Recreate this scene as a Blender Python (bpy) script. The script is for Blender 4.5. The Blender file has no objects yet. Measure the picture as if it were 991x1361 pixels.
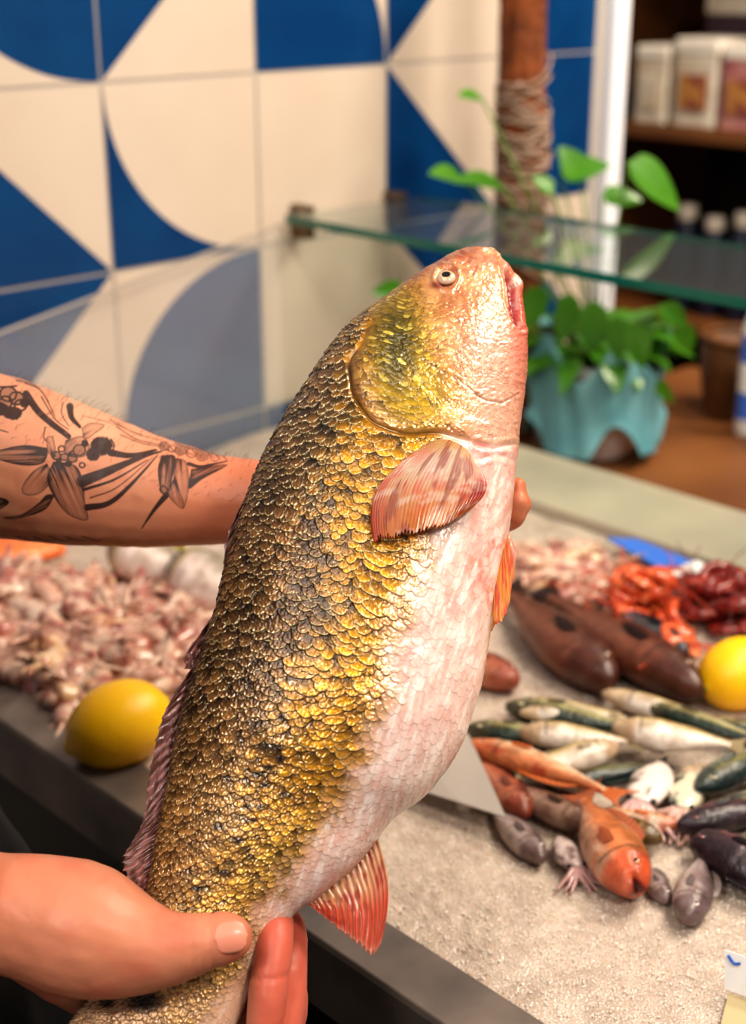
import bpy, bmesh, math, random
import numpy as np
from mathutils import Vector, Matrix

random.seed(7)
RNG = np.random.default_rng(7)
COL = bpy.context.scene.collection
# ------------------------------------------------------------------ camera geometry and the counter's frame
F = 1890.0; CZ = 1.55; PITCH = math.radians(21.1)
CP, SP = math.cos(PITCH), math.sin(PITCH)

def ray(px, py):
    x = (px-495.5)/F; y = -(py-680.5)/F
    return np.array([x, CP+y*SP, -SP+y*CP])
def P(px, py, d): return np.array([0, 0, CZ])+ray(px, py)*d
def G(px, py, z):
    r = ray(px, py); return P(px, py, (z-CZ)/r[2])
def projv(v):
    v = np.asarray(v, float)-np.array([0, 0, CZ]); d = v[..., 1]*CP-v[..., 2]*SP; y = v[..., 1]*SP+v[..., 2]*CP
    return 495.5+F*v[..., 0]/d, 680.5-F*y/d, d
A44 = math.radians(44)
E_ = np.array([-math.sin(A44), math.cos(A44), 0]); U_ = np.array([math.cos(A44), math.sin(A44), 0])
O_ = np.array([-0.19084, 1.05752, 0.0])
def L(e, u, z): return O_+E_*e+U_*u+np.array([0, 0, z])
def EU(p): v = np.asarray(p)-O_; return float(v@E_), float(v@U_)
ICE = 0.90

# ------------------------------------------------------------------ helpers
def s2l(c):
    c = np.asarray(c, float)/255.0
    return np.where(c <= 0.04045, c/12.92, ((c+0.055)/1.055)**2.4)
def rgb(r, g, b): return tuple(float(x) for x in s2l((r, g, b)))+(1.0,)

def tag(o, label=None, cat=None, group=None, kind=None):
    if label: o['label'] = label
    if cat: o['category'] = cat
    if group: o['group'] = group
    if kind: o['kind'] = kind
    return o
def empty(name, loc=(0, 0, 0), rz=0.0, label=None, cat=None, group=None):
    o = bpy.data.objects.new(name, None); COL.objects.link(o); o.location = loc; o.rotation_euler = (0, 0, rz)
    o.empty_display_size = 0.02
    return tag(o, label, cat, group)
def link(name, me, mats=None, parent=None, smooth=True):
    o = bpy.data.objects.new(name, me); COL.objects.link(o)
    if mats is not None:
        for m in (mats if isinstance(mats, (list, tuple)) else [mats]): me.materials.append(m)
    if smooth and len(me.polygons): me.polygons.foreach_set('use_smooth', np.ones(len(me.polygons), bool))
    if parent is not None:
        o.parent = parent
        par = parent
        M = Matrix.Identity(4)
        chain = []
        while par is not None: chain.append(par); par = par.parent
        for c in reversed(chain):
            M = M @ c.matrix_parent_inverse @ Matrix.LocRotScale(c.location, c.rotation_euler if c.rotation_mode != 'QUATERNION' else c.rotation_quaternion, c.scale)
        me.transform(M.inverted())
    return o
def mesh_np(name, V, Q, cols=None, mi=None):
    """V (n,3), Q (m,4) or (m,3) int; cols (n,4) linear colours"""
    V = np.asarray(V, np.float32); Q = np.asarray(Q, np.int32)
    me = bpy.data.meshes.new(name)
    me.vertices.add(len(V)); me.vertices.foreach_set('co', V.ravel())
    k = Q.shape[1]
    me.loops.add(Q.size); me.loops.foreach_set('vertex_index', Q.ravel())
    me.polygons.add(len(Q)); me.polygons.foreach_set('loop_start', np.arange(0, Q.size, k, dtype=np.int32))
    try: me.polygons.foreach_set('loop_total', np.full(len(Q), k, np.int32))
    except Exception: pass
    if mi is not None: me.polygons.foreach_set('material_index', np.asarray(mi, np.int32))
    me.update(calc_edges=True); me.validate()
    if cols is not None:
        a = me.color_attributes.new('Col', 'FLOAT_COLOR', 'POINT'); a.data.foreach_set('color', np.asarray(cols, np.float32).ravel())
    return me
def grid_quads(nr, nc, wrap=False, off=0):
    r = np.arange(nr-1)[:, None]; c = np.arange(nc if wrap else nc-1)[None, :]
    c2 = (c+1) % nc
    a = r*nc+c; b = r*nc+c2; d = (r+1)*nc+c; e = (r+1)*nc+c2
    return np.stack([a, b, e, d], -1).reshape(-1, 4)+off

class MB:
    """collects pieces into one mesh"""
    def __init__(s): s.v = []; s.f = []; s.mi = []; s.cols = []; s.n = 0
    def add(s, V, Fs, mi=0, col=None):
        V = [tuple(map(float, v)) for v in V]; s.v += V
        s.f += [tuple(int(i)+s.n for i in f) for f in Fs]; s.mi += [mi]*len(Fs)
        if col is None: s.cols += [(1, 1, 1, 1)]*len(V)
        elif isinstance(col, tuple) and len(col) == 4 and not hasattr(col[0], '__len__'): s.cols += [col]*len(V)
        else: s.cols += [tuple(c) for c in col]
        s.n += len(V); return s
    def hexa(s, p, mi=0, col=None):   # 8 points: bottom 4 ccw, top 4 ccw
        return s.add(p, [(3, 2, 1, 0), (4, 5, 6, 7), (0, 1, 5, 4), (1, 2, 6, 5), (2, 3, 7, 6), (3, 0, 4, 7)], mi, col)
    def boxL(s, e0, e1, u0, u1, z0, z1, mi=0, col=None):   # box in the counter's frame
        q = [(e0, u0), (e0, u1), (e1, u1), (e1, u0)]
        return s.hexa([L(a, b, z0) for a, b in q]+[L(a, b, z1) for a, b in q], mi, col)
    def box(s, c, d, mi=0, col=None, rz=0.0):
        cx, cy, cz = c; hx, hy, hz = d[0]/2, d[1]/2, d[2]/2; cr, sr = math.cos(rz), math.sin(rz)
        q = [(-hx, -hy), (hx, -hy), (hx, hy), (-hx, hy)]
        q = [(cx+a*cr-b*sr, cy+a*sr+b*cr) for a, b in q]
        return s.hexa([(a, b, cz-hz) for a, b in q]+[(a, b, cz+hz) for a, b in q], mi, col)
    def tube(s, pts, rads, n=12, mi=0, col=None, caps=True, squash=None):
        pts = [Vector(p) for p in pts]; m = len(pts)
        if not hasattr(rads, '__len__'): rads = [rads]*m
        V = []; Fs = []
        t0 = (pts[1]-pts[0]).normalized(); up = Vector((0, 0, 1)) if abs(t0.z) < .9 else Vector((1, 0, 0))
        nx = t0.cross(up).normalized()
        for i, p in enumerate(pts):
            t = (pts[min(i+1, m-1)]-pts[max(i-1, 0)]).normalized()
            nx = (nx-t*nx.dot(t)).normalized(); ny = t.cross(nx)
            for k in range(n):
                a = 2*math.pi*k/n; sq = squash if squash else 1.0
                V.append(p+(nx*math.cos(a)+ny*math.sin(a)*sq)*rads[i])
        for i in range(m-1):
            for k in range(n):
                a = i*n+k; b = i*n+(k+1) % n; Fs.append((a, b, b+n, a+n))
        if caps: Fs.append(tuple(range(n-1, -1, -1))); Fs.append(tuple((m-1)*n+k for k in range(n)))
        return s.add(V, Fs, mi, col)
    def lathe(s, prof, c=(0, 0, 0), n=32, mi=0, col=None, caps=True):
        V = []; Fs = []
        for r, z in prof:
            for k in range(n):
                a = 2*math.pi*k/n; V.append((c[0]+r*math.cos(a), c[1]+r*math.sin(a), c[2]+z))
        m = len(prof)
        for i in range(m-1):
            for k in range(n):
                a = i*n+k; b = i*n+(k+1) % n; Fs.append((a, b, b+n, a+n))
        if caps: Fs.append(tuple(range(n-1, -1, -1))); Fs.append(tuple((m-1)*n+k for k in range(n)))
        return s.add(V, Fs, mi, col)
    def ell(s, c, r, n=16, m=10, mi=0, col=None, R=None):
        V = [];
        for i in range(m+1):
            th = math.pi*i/m
            for k in range(n):
                a = 2*math.pi*k/n; v = Vector((r[0]*math.sin(th)*math.cos(a), r[1]*math.sin(th)*math.sin(a), -r[2]*math.cos(th)))
                if R is not None: v = R @ v
                V.append(Vector(c)+v)
        Fs = []
        for i in range(m):
            for k in range(n):
                a = i*n+k; b = i*n+(k+1) % n; Fs.append((a, b, b+n, a+n))
        return s.add(V, Fs, mi, col)
    def build(s, name, mats, parent=None, smooth=True, bevel=0.0):
        me = bpy.data.meshes.new(name); me.from_pydata(s.v, [], s.f); me.update()
        me.polygons.foreach_set('material_index', s.mi)
        a = me.color_attributes.new('Col', 'FLOAT_COLOR', 'POINT'); a.data.foreach_set('color', np.asarray(s.cols, np.float32).ravel())
        o = link(name, me, mats, parent, smooth)
        if bevel:
            b = o.modifiers.new('bevel', 'BEVEL'); b.width = bevel; b.segments = 2; b.limit_method = 'ANGLE'
        return o

def hash2(i, j, k=0):
    i = np.asarray(i).astype(np.int64); j = np.asarray(j).astype(np.int64)
    h = (i*374761393+j*668265263+k*1442695041) & 0xffffffff
    h = ((h ^ (h >> 13))*1274126177) & 0xffffffff
    h = h ^ (h >> 16)
    return (h & 0xffff)/65535.0
def vnoise(x, y, k=0):
    x = np.asarray(x, float); y = np.asarray(y, float)
    xi = np.floor(x); yi = np.floor(y); fx = x-xi; fy = y-yi
    fx = fx*fx*(3-2*fx); fy = fy*fy*(3-2*fy)
    a = hash2(xi, yi, k); b = hash2(xi+1, yi, k); c = hash2(xi, yi+1, k); d = hash2(xi+1, yi+1, k)
    return (a*(1-fx)+b*fx)*(1-fy)+(c*(1-fx)+d*fx)*fy
def fbm(x, y, k=0, o=3):
    s = 0; a = .5
    for i in range(o): s = s+a*vnoise(x*2**i, y*2**i, k+i*7); a *= .5
    return s/(1-.5**o)
def sstep(a, b, x):
    t = np.clip((np.asarray(x, float)-a)/(b-a), 0, 1); return t*t*(3-2*t)
def lerp(a, b, t): return a+(b-a)*t
def pdist(X, Y, pts):
    """distance to polyline, and signed side (+ = left of travel in px frame)"""
    best = np.full(X.shape, 1e9); sg = np.zeros(X.shape); par = np.zeros(X.shape); acc = 0
    for (x0, y0), (x1, y1) in zip(pts[:-1], pts[1:]):
        dx, dy = x1-x0, y1-y0; l2 = dx*dx+dy*dy; l = math.sqrt(l2)
        t = np.clip(((X-x0)*dx+(Y-y0)*dy)/l2, 0, 1)
        qx = X-x0-t*dx; qy = Y-y0-t*dy; d = np.hypot(qx, qy); m = d < best
        best = np.where(m, d, best); sg = np.where(m, np.sign(dx*(Y-y0)-dy*(X-x0)), sg); par = np.where(m, acc+t*l, par); acc += l
    return best, sg, par/acc
def inpoly(X, Y, pts):
    ins = np.zeros(X.shape, bool); n = len(pts)
    for i in range(n):
        x0, y0 = pts[i]; x1, y1 = pts[(i+1) % n]
        c = ((y0 > Y) != (y1 > Y)) & (X < (x1-x0)*(Y-y0)/((y1-y0) if y1 != y0 else 1e-9)+x0); ins ^= c
    return ins
def catmull(pts, n):
    pts = np.asarray(pts, float); m = len(pts); p = np.vstack([2*pts[0]-pts[1], pts, 2*pts[-1]-pts[-2]])
    t = np.linspace(0, m-1-1e-9, n) if np.isscalar(n) else np.clip(np.asarray(n), 0, m-1-1e-9)
    i = np.floor(t).astype(int); f = (t-i)[:, None]
    a, b, c, d = p[i], p[i+1], p[i+2], p[i+3]
    return .5*((2*b)+(-a+c)*f+(2*a-5*b+4*c-d)*f**2+(-a+3*b-3*c+d)*f**3)

# ------------------------------------------------------------------ materials
def pmat(name, col=(.5, .5, .5, 1), rough=.5, metal=0, spec=.5, coat=0, attr=False, noise=None, bump=None, sss=0, trans=0, ior=1.45, sheen=0, alpha=1, ssr=(.01, .004, .003), translucent=0, coatr=.1):
    m = bpy.data.materials.new(name); m.use_nodes = True; nt = m.node_tree; nt.nodes.clear()
    out = nt.nodes.new('ShaderNodeOutputMaterial'); b = nt.nodes.new('ShaderNodeBsdfPrincipled'); nt.links.new(b.outputs[0], out.inputs[0])
    I = b.inputs
    I['Base Color'].default_value = col; I['Roughness'].default_value = rough; I['Metallic'].default_value = metal; I['IOR'].default_value = ior
    I['Specular IOR Level'].default_value = spec; I['Coat Weight'].default_value = coat; I['Coat Roughness'].default_value = coatr
    I['Transmission Weight'].default_value = trans; I['Alpha'].default_value = alpha; I['Sheen Weight'].default_value = sheen
    if sss:
        I['Subsurface Weight'].default_value = sss; I['Subsurface Radius'].default_value = (1, .35, .2); I['Subsurface Scale'].default_value = ssr[0]
    tc = nt.nodes.new('ShaderNodeTexCoord'); src = None
    if attr:
        a = nt.nodes.new('ShaderNodeAttribute'); a.attribute_name = 'Col'; src = a.outputs['Color']
    if noise:      # (scale, colour2, contrast)
        sc, c2, con = noise[:3]
        n = nt.nodes.new('ShaderNodeTexNoise'); n.inputs['Scale'].default_value = sc; n.inputs['Detail'].default_value = 5; nt.links.new(tc.outputs['Object'], n.inputs['Vector'])
        r = nt.nodes.new('ShaderNodeMapRange'); r.inputs['From Min'].default_value = .5-con; r.inputs['From Max'].default_value = .5+con; nt.links.new(n.outputs['Fac'], r.inputs['Value'])
        mx = nt.nodes.new('ShaderNodeMix'); mx.data_type = 'RGBA'; nt.links.new(r.outputs['Result'], mx.inputs['Factor'])
        if src is not None:
            mul = nt.nodes.new('ShaderNodeMix'); mul.data_type = 'RGBA'; mul.blend_type = 'MULTIPLY'; mul.inputs['Factor'].default_value = 1
            nt.links.new(src, mul.inputs['A']); mul.inputs['B'].default_value = c2
            nt.links.new(src, mx.inputs['A']); nt.links.new(mul.outputs['Result'], mx.inputs['B'])
        else:
            mx.inputs['A'].default_value = col; mx.inputs['B'].default_value = c2
        src = mx.outputs['Result']
    if src is not None: nt.links.new(src, I['Base Color'])
    if bump:       # (scale, strength, distance[, type])
        ty = bump[3] if len(bump) > 3 else 'noise'
        if ty == 'noise': t = nt.nodes.new('ShaderNodeTexNoise'); t.inputs['Detail'].default_value = 4; o = t.outputs['Fac']
        else: t = nt.nodes.new('ShaderNodeTexVoronoi'); o = t.outputs['Distance']
        t.inputs['Scale'].default_value = bump[0]; nt.links.new(tc.outputs['Object'], t.inputs['Vector'])
        bp = nt.nodes.new('ShaderNodeBump'); bp.inputs['Strength'].default_value = bump[1]; bp.inputs['Distance'].default_value = bump[2]
        nt.links.new(o, bp.inputs['Height']); nt.links.new(bp.outputs[0], I['Normal'])
        if coat: nt.links.new(bp.outputs[0], I['Coat Normal'])
    if translucent:
        tr = nt.nodes.new('ShaderNodeBsdfTranslucent'); ms = nt.nodes.new('ShaderNodeMixShader'); ms.inputs[0].default_value = translucent
        if src is not None: nt.links.new(src, tr.inputs[0])
        else: tr.inputs[0].default_value = col
        nt.links.new(b.outputs[0], ms.inputs[1]); nt.links.new(tr.outputs[0], ms.inputs[2]); nt.links.new(ms.outputs[0], out.inputs[0])
    m['bsdf'] = b.name
    return m

# ------------------------------------------------------------------ camera, world, lights
cam = bpy.data.cameras.new('camera'); camo = bpy.data.objects.new('camera', cam); COL.objects.link(camo)
camo.location = (0, 0, CZ); camo.rotation_euler = (math.pi/2-PITCH, 0, 0)
cam.sensor_fit = 'VERTICAL'; cam.sensor_height = 36; cam.sensor_width = 36; cam.lens = 50.0
cam.lens = F/1361*36
cam.clip_start = .05
cam.dof.use_dof = True; cam.dof.focus_distance = 0.855; cam.dof.aperture_fstop = 4.6
bpy.context.scene.camera = camo
sc = bpy.context.scene
try: sc.view_settings.view_transform = 'Standard'; sc.view_settings.look = 'Medium High Contrast'
except Exception: pass
try:
    sc.cycles.use_denoising = True; sc.cycles.max_bounces = 8; sc.cycles.transmission_bounces = 8; sc.cycles.caustics_reflective = False; sc.cycles.caustics_refractive = False
    sc.cycles.sample_clamp_indirect = 4
except Exception: pass
w = bpy.data.worlds.new('world'); sc.world = w; w.use_nodes = True
w.node_tree.nodes['Background'].inputs[0].default_value = (1.0, .93, .85, 1); w.node_tree.nodes['Background'].inputs[1].default_value = .34
sc.view_settings.exposure = -.5
def area(name, loc, target, size, power, col=(1, 1, 1), sy=None):
    l = bpy.data.lights.new(name, 'AREA'); l.shape = 'RECTANGLE'; l.size = size; l.size_y = sy or size; l.energy = power; l.color = col
    o = bpy.data.objects.new(name, l); COL.objects.link(o); o.location = loc
    o.rotation_euler = (Vector(target)-Vector(loc)).to_track_quat('-Z', 'Y').to_euler(); return o
area('key_lamp', (.75, -.15, 2.45), (0.0, .85, 1.2), .28, 19, (1, .90, .78))
area('side_lamp', (-.55, -.25, 2.2), (0.0, .85, 1.15), .22, 11, (1, .95, .88))
area('counter_lamp', (.9, 1.0, 2.6), (.4, 1.5, .9), .5, 32, (1, .88, .74))
area('wall_lamp', (-.5, .3, 2.7), (0, 1.9, 1.2), .8, 11, (1, .95, .91))
area('back_lamp', (1.6, 1.9, 2.9), (1.7, 2.9, 1.1), .8, 110, (1, .86, .7))
# ================================================================== THE SETTING
WE = .66; SU = .2475; SZ = .235; V1 = .433; H2 = 1.177
m_cream = pmat('cream_tile', rgb(214, 200, 186), .22, noise=(3, rgb(196, 178, 160), .3), bump=(4, .12, .01))
m_blue = pmat('blue_tile', rgb(10, 72, 122), .25, noise=(9, rgb(6, 50, 98), .35), bump=(4, .12, .01))
m_grout = pmat('grout', rgb(176, 168, 160), .8)
m_white = pmat('white_trim', rgb(236, 238, 246), .35)
wb = MB()
wb.boxL(WE, WE+.12, -1.6, 1.455, 0, 2.7, 2)
T = .0015; GR = .0022
def wtile(c, r, kind):
    u0 = V1+(c-1)*SU+GR; u1 = u0+SU-2*GR; z1 = H2+(2-r)*SZ-GR; z0 = z1-SZ+2*GR   # row r: below seam r
    if u1 > 1.455: u1 = 1.455
    def quad(mi, pts, e): wb.add([L(e, a, b) for a, b in pts], [tuple(range(len(pts)))], mi)
    quad(0, [(u0, z0), (u0, z1), (u1, z1), (u1, z0)], WE-T)
    e2 = WE-T-.0004; su = u1-u0; sz = z1-z0; K = 28
    if kind == 'full': quad(1, [(u0, z0), (u0, z1), (u1, z1), (u1, z0)], e2)
    if kind == 'tl': quad(1, [(u0, z0), (u0, z1), (u1, z1)], e2)
    if kind == 'bl': quad(1, [(u0, z0), (u0, z1), (u1, z0)], e2)
    if kind == 'tr': quad(1, [(u1, z0), (u0, z1), (u1, z1)], e2)
    if kind == 'br': quad(1, [(u1, z0), (u0, z0), (u1, z1)], e2)
    if kind[0] == 'Q':      # quarter disc about a corner
        cu, cz = {'bl': (u0, z0), 'br': (u1, z0), 'tl': (u0, z1), 'tr': (u1, z1)}[kind[1:3]]
        du = su if cu == u0 else -su; dz = sz if cz == z0 else -sz
        arc = [(cu+du*math.cos(t*math.pi/2/K), cz+dz*math.sin(t*math.pi/2/K)) for t in range(K+1)]
        if kind.endswith('c'):  # complement
            far = (cu+du, cz+dz); quad(1, arc+[far], e2)
        else: quad(1, [(cu, cz)]+arc, e2)
spec = {(0, 0): 'Qtr', (1, 0): 'tl', (2, 0): 'Qbl', (3, 0): 'tl', (4, 0): 'full',
        (0, 1): 'bl', (1, 1): 'Qtrc', (2, 1): 'cream', (3, 1): 'bl', (4, 1): 'full',
        (0, 2): 'tl', (1, 2): 'Qbr', (2, 2): 'cream', (3, 2): 'tr', (4, 2): 'bl',
        (0, 3): 'tr', (1, 3): 'full', (2, 3): 'tl', (3, 3): 'cream', (4, 3): 'Qbl'}
# row index here: 0 = above the seam H1 (between H0 and H1), 1 = H1..H2, 2 = H2..H3
kinds = ['Qtr', 'tl', 'cream', 'Qbl', 'bl', 'Qbrc', 'br', 'Qtl', 'full']
for c in range(-7, 5):
    for r in range(-5, 7):
        if H2+(2-r)*SZ > 2.72: continue
        k = spec.get((c, r))
        if k is None: k = kinds[(c*5+r*7+c*r) % len(kinds)]
        zt = H2+(2-r)*SZ
        if zt-SZ < 0: continue
        wtile(c, r, k)
# seam rows: r=0 spans H2+2SZ .. H2+SZ
wall = wb.build('wall_left', [m_cream, m_blue, m_grout], smooth=False); tag(wall, kind='structure')
tb = MB(); tb.boxL(WE-.022, WE+.125, 1.448, 1.488, 0, 2.7); o = tb.build('trim_1', m_white, smooth=False, bevel=.002); tag(o, kind='structure')
m_floor = pmat('floor_tiles', rgb(120, 108, 98), .4, noise=(2, rgb(90, 82, 76), .3))
fb = MB(); fb.box((.5, 1.5, -.03), (8, 8, .06)); o = fb.build('floor', m_floor, smooth=False); tag(o, kind='structure')
m_bw = pmat('back_wall', rgb(96, 66, 42), .7, noise=(2.5, rgb(52, 36, 26), .3))
bb = MB(); bb.boxL(-2.4, 2.6, 2.95, 3.05, 0, 2.7); o = bb.build('wall_back', m_bw, smooth=False); tag(o, kind='structure')

# ================================================================== DISPLAY COUNTER
m_steel = pmat('brushed_steel', rgb(150, 136, 124), .42, .6, noise=(14, rgb(98, 92, 90), .25), bump=(60, .1, .002))
m_dark = pmat('dark_steel', rgb(34, 29, 20), .3, .5, noise=(3, rgb(14, 12, 9), .3))
m_tray = pmat('steel_tray', rgb(150, 150, 148), .35, .8)
m_stone = pmat('pale_stone', rgb(196, 184, 162), .25, noise=(6, rgb(150, 142, 128), .3))
cnt = empty('display_counter', L(0, .3, 0), label='stainless steel fishmonger display counter with a bed of crushed ice', cat='counter')
def rimprof(name, prof, e0, e1, m, bev=0):
    b = MB(); V = [L(e0, u, z) for u, z in prof]+[L(e1, u, z) for u, z in prof]; n = len(prof)
    b.add(V, [(i, (i+1) % n, (i+1) % n+n, i+n) for i in range(n)]+[tuple(range(n-1, -1, -1)), tuple(range(n, 2*n))]); return b.build(name, m, cnt, smooth=False, bevel=bev)
rimprof('front_rim', [(-.046, .898), (-.044, .902), (.0, .906), (.002, .902), (.002, .84), (-.046, .84)], -1.35, .634, m_steel, .0012)
rimprof('front_panel', [(-.04, .0), (-.04, .8395), (-.02, .8395), (-.02, .0)], -1.35, .634, m_dark)
rimprof('base', [(0, .0), (0, .7), (.84, .7), (.84, .0)], -1.35, .634, m_dark)
rimprof('tray', [(.003, .70), (.003, .86), (.69, .86), (.69, .70)], -1.35, .634, m_tray)
rimprof('back_ledge', [(.69, .70), (.69, .930), (.845, .930), (.845, .70)], -1.35, .634, m_stone, .004)
# crushed ice bed
m_ice = pmat('crushed_ice', rgb(202, 185, 169), .25, noise=(38, rgb(172, 154, 139), .25), bump=(520, .55, .0016, 'vor'), sss=.35, ssr=(.010,), coat=.35)
ne, nu = 560, 300
ee = np.linspace(-1.33, .633, ne)[:, None]; uu = np.linspace(.004, .688, nu)[None, :]
def ice_h(e, u):
    e = np.asarray(e, float); u = np.asarray(u, float)
    h = .9035+.007*(fbm(e*7+9, u*7+3, 1, 2)-.5)+.002*(fbm(e*60, u*60, 5, 2)-.5)
    h = h+.012*sstep(.45, .66, u)-.006*sstep(.05, .0, u)
    return h
Z = ice_h(ee, uu)+.0016*(vnoise(ee*420, uu*420, 3)-.5)+.0014*(vnoise(ee*230, uu*230, 4)-.5)
V = O_[None, None]+E_*ee[..., None]+U_*uu[..., None]; V = V+np.array([0, 0, 1.])*Z[..., None]
ice = link('ice_bed', mesh_np('ice_bed', V.reshape(-1, 3), grid_quads(ne, nu)[:, ::-1]), m_ice)
tag(ice, 'level bed of crushed ice filling the steel display counter', 'ice', kind='stuff')
# loose ice grains: uncountable
m_grain = pmat('ice_grain', rgb(240, 228, 216), .10, spec=1.0, coat=1, ior=1.31)
V = []; Fq = []
rg = np.random.default_rng(3)
N = 62000
eg = rg.uniform(-.62, .40, N); ug = rg.uniform(.006, .66, N)
m = (ug < .42) | (rg.random(N) < .35); eg, ug = eg[m], ug[m]
hz = ice_h(eg, ug); N = len(eg)
oct_ = np.array([(1, 0, 0), (0, 1, 0), (-1, 0, 0), (0, -1, 0), (0, 0, 1), (0, 0, -1)], float)
sz = rg.uniform(.0004, .0012, N)
Rr = rg.normal(size=(N, 3, 3)); Qm, _ = np.linalg.qr(Rr)
pv = np.einsum('nij,kj->nki', Qm, oct_)*sz[:, None, None]*rg.uniform(.6, 1.3, (N, 6, 1))
cen = O_+E_*eg[:, None]+U_*ug[:, None]; cen[:, 2] = hz+rg.uniform(-.0004, .0012, N)
pv = pv+cen[:, None]
tri = np.array([(0, 1, 4), (1, 2, 4), (2, 3, 4), (3, 0, 4), (1, 0, 5), (2, 1, 5), (3, 2, 5), (0, 3, 5)])
T3 = (tri[None]+np.arange(N)[:, None, None]*6).reshape(-1, 3)
o = link('ice_grains', mesh_np('ice_grains', pv.reshape(-1, 3), T3), m_grain, smooth=False)
tag(o, 'loose glittering grains of crushed ice scattered over the ice bed', 'ice', kind='stuff')

# ================================================================== GLASS
def glassmat(name, tint, mixf=.12, dc=(.6, .62, .66, 1)):
    m = bpy.data.materials.new(name); m.use_nodes = True; nt = m.node_tree; nt.nodes.clear()
    out = nt.nodes.new('ShaderNodeOutputMaterial'); g = nt.nodes.new('ShaderNodeBsdfGlossy'); g.inputs['Roughness'].default_value = .02
    t = nt.nodes.new('ShaderNodeBsdfTransparent'); t.inputs[0].default_value = tint
    fr = nt.nodes.new('ShaderNodeFresnel'); fr.inputs[0].default_value = 1.5
    ge = nt.nodes.new('ShaderNodeNewGeometry'); mu = nt.nodes.new('ShaderNodeMath'); mu.operation = 'MULTIPLY'; iv = nt.nodes.new('ShaderNodeMath'); iv.operation = 'SUBTRACT'; iv.inputs[0].default_value = 1; nt.links.new(ge.outputs['Backfacing'], iv.inputs[1]); nt.links.new(iv.outputs[0], mu.inputs[0]); nt.links.new(fr.outputs[0], mu.inputs[1])
    d = nt.nodes.new('ShaderNodeBsdfDiffuse'); d.inputs[0].default_value = dc
    m1 = nt.nodes.new('ShaderNodeMixShader'); m1.inputs[0].default_value = mixf; nt.links.new(t.outputs[0], m1.inputs[1]); nt.links.new(d.outputs[0], m1.inputs[2])
    m2 = nt.nodes.new('ShaderNodeMixShader'); nt.links.new(mu.outputs[0], m2.inputs[0]); nt.links.new(m1.outputs[0], m2.inputs[1]); nt.links.new(g.outputs[0], m2.inputs[2]); nt.links.new(m2.outputs[0], out.inputs[0])
    return m
m_glass = glassmat('clear_glass', (.84, .90, .88, 1), .04)
m_pane = glassmat('side_glass', (1, 1, 1, 1), .08, (.95, .93, .90, 1))
m_gedge = pmat('green_glass_edge', rgb(8, 100, 82), .15, spec=.8, coat=.5)
SHZ = 1.2207; SU0, SU1 = .706, .975; SE0, SE1 = -1.2, .632
sh = empty('glass_shelf', L(0, .84, SHZ), label='long clear glass shelf with a green front edge above the counter', cat='shelf')
b = MB(); b.boxL(SE0, SE1, SU0+.002, SU1, SHZ-.008, SHZ); b.build('pane', m_glass, sh, smooth=False)
b = MB(); b.boxL(SE0, SE1, SU0, SU0+.0025, SHZ-.010, SHZ+.001); b.build('front_edge', m_gedge, sh, smooth=False)
b = MB(); b.boxL(SE0, SE1, SU1, SU1+.002, SHZ-.008, SHZ); b.build('back_edge', m_gedge, sh, smooth=False)
m_br = pmat('bracket_metal', rgb(120, 100, 80), .35, .8)
for (e, u) in ((.628, .745), (.628, .93)):
    b = MB(); b.boxL(e-.006, .66, u-.008, u+.008, SHZ-.036, SHZ-.0085); b.boxL(e-.006, .66, u-.008, u+.008, SHZ+.0005, SHZ+.010); b.build('bracket', m_br, sh, smooth=False, bevel=.002)
sp = empty('side_glass_panel', L(.64, .4, ICE), label='tilted-top clear glass side panel standing before the tiled wall', cat='glass panel')
b = MB(); e0, e1 = .636, .642; q = [(.0, .70), (.0, 1.07), (.11, 1.105), (.70, SHZ-.014), (.70, .93), (.69, .70)]
b.add([L(e0, u, z) for u, z in q]+[L(e1, u, z) for u, z in q], [tuple(range(5, -1, -1)), tuple(range(6, 12))]+[(i, (i+1) % 6, (i+1) % 6+6, i+6) for i in range(6)])
b.build('pane', m_pane, sp, smooth=False)
b = MB(); b.tube([L(.639, u, z+.001) for u, z in q[1:4]], .0022, 6); b.build('edge_strip', pmat('pane_edge', rgb(170, 160, 148), .3), sp)

# ================================================================== BEHIND THE COUNTER
m_wood = pmat('worn_wood', rgb(132, 84, 44), .5, noise=(5, rgb(96, 56, 26), .3))
wk = empty('back_worktop', L(-.1, 1.25, 0), label='low brown wooden worktop behind the ice counter', cat='worktop')
b = MB(); b.boxL(-1.3, .55, .93, 1.62, .80, .85); b.build('worktop_board', m_wood, wk, smooth=False, bevel=.003)
b = MB(); b.boxL(-1.25, .5, .97, 1.58, .0, .7995); b.build('cabinet_body', pmat('dark_wood', rgb(60, 38, 22), .5, noise=(6, rgb(36, 24, 16), .3)), wk, smooth=False)
# shelving unit far behind
un = empty('shelving_unit', L(.1, 2.5, 0), label='tall brown wooden shelving unit against the far wall', cat='shelf')
shelf_z = [.28, .74, 1.19, 1.66]
b = MB(); b.boxL(-1.6, 1.4, 2.92, 2.945, 0, 2.3); b.build('back_panel', pmat('dark_panel', rgb(44, 30, 22), .7), un, smooth=False)
for z in shelf_z:
    b = MB(); b.boxL(-1.6, 1.4, 2.3, 2.919, z-.03, z); b.build('shelf_board', m_wood, un, smooth=False, bevel=.003)
for e in (-1.62, -.02, 1.4):
    b = MB(); b.boxL(e, e+.03, 2.28, 2.919, 0, 2.3); b.build('upright', m_wood, un, smooth=False, bevel=.003)
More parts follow.
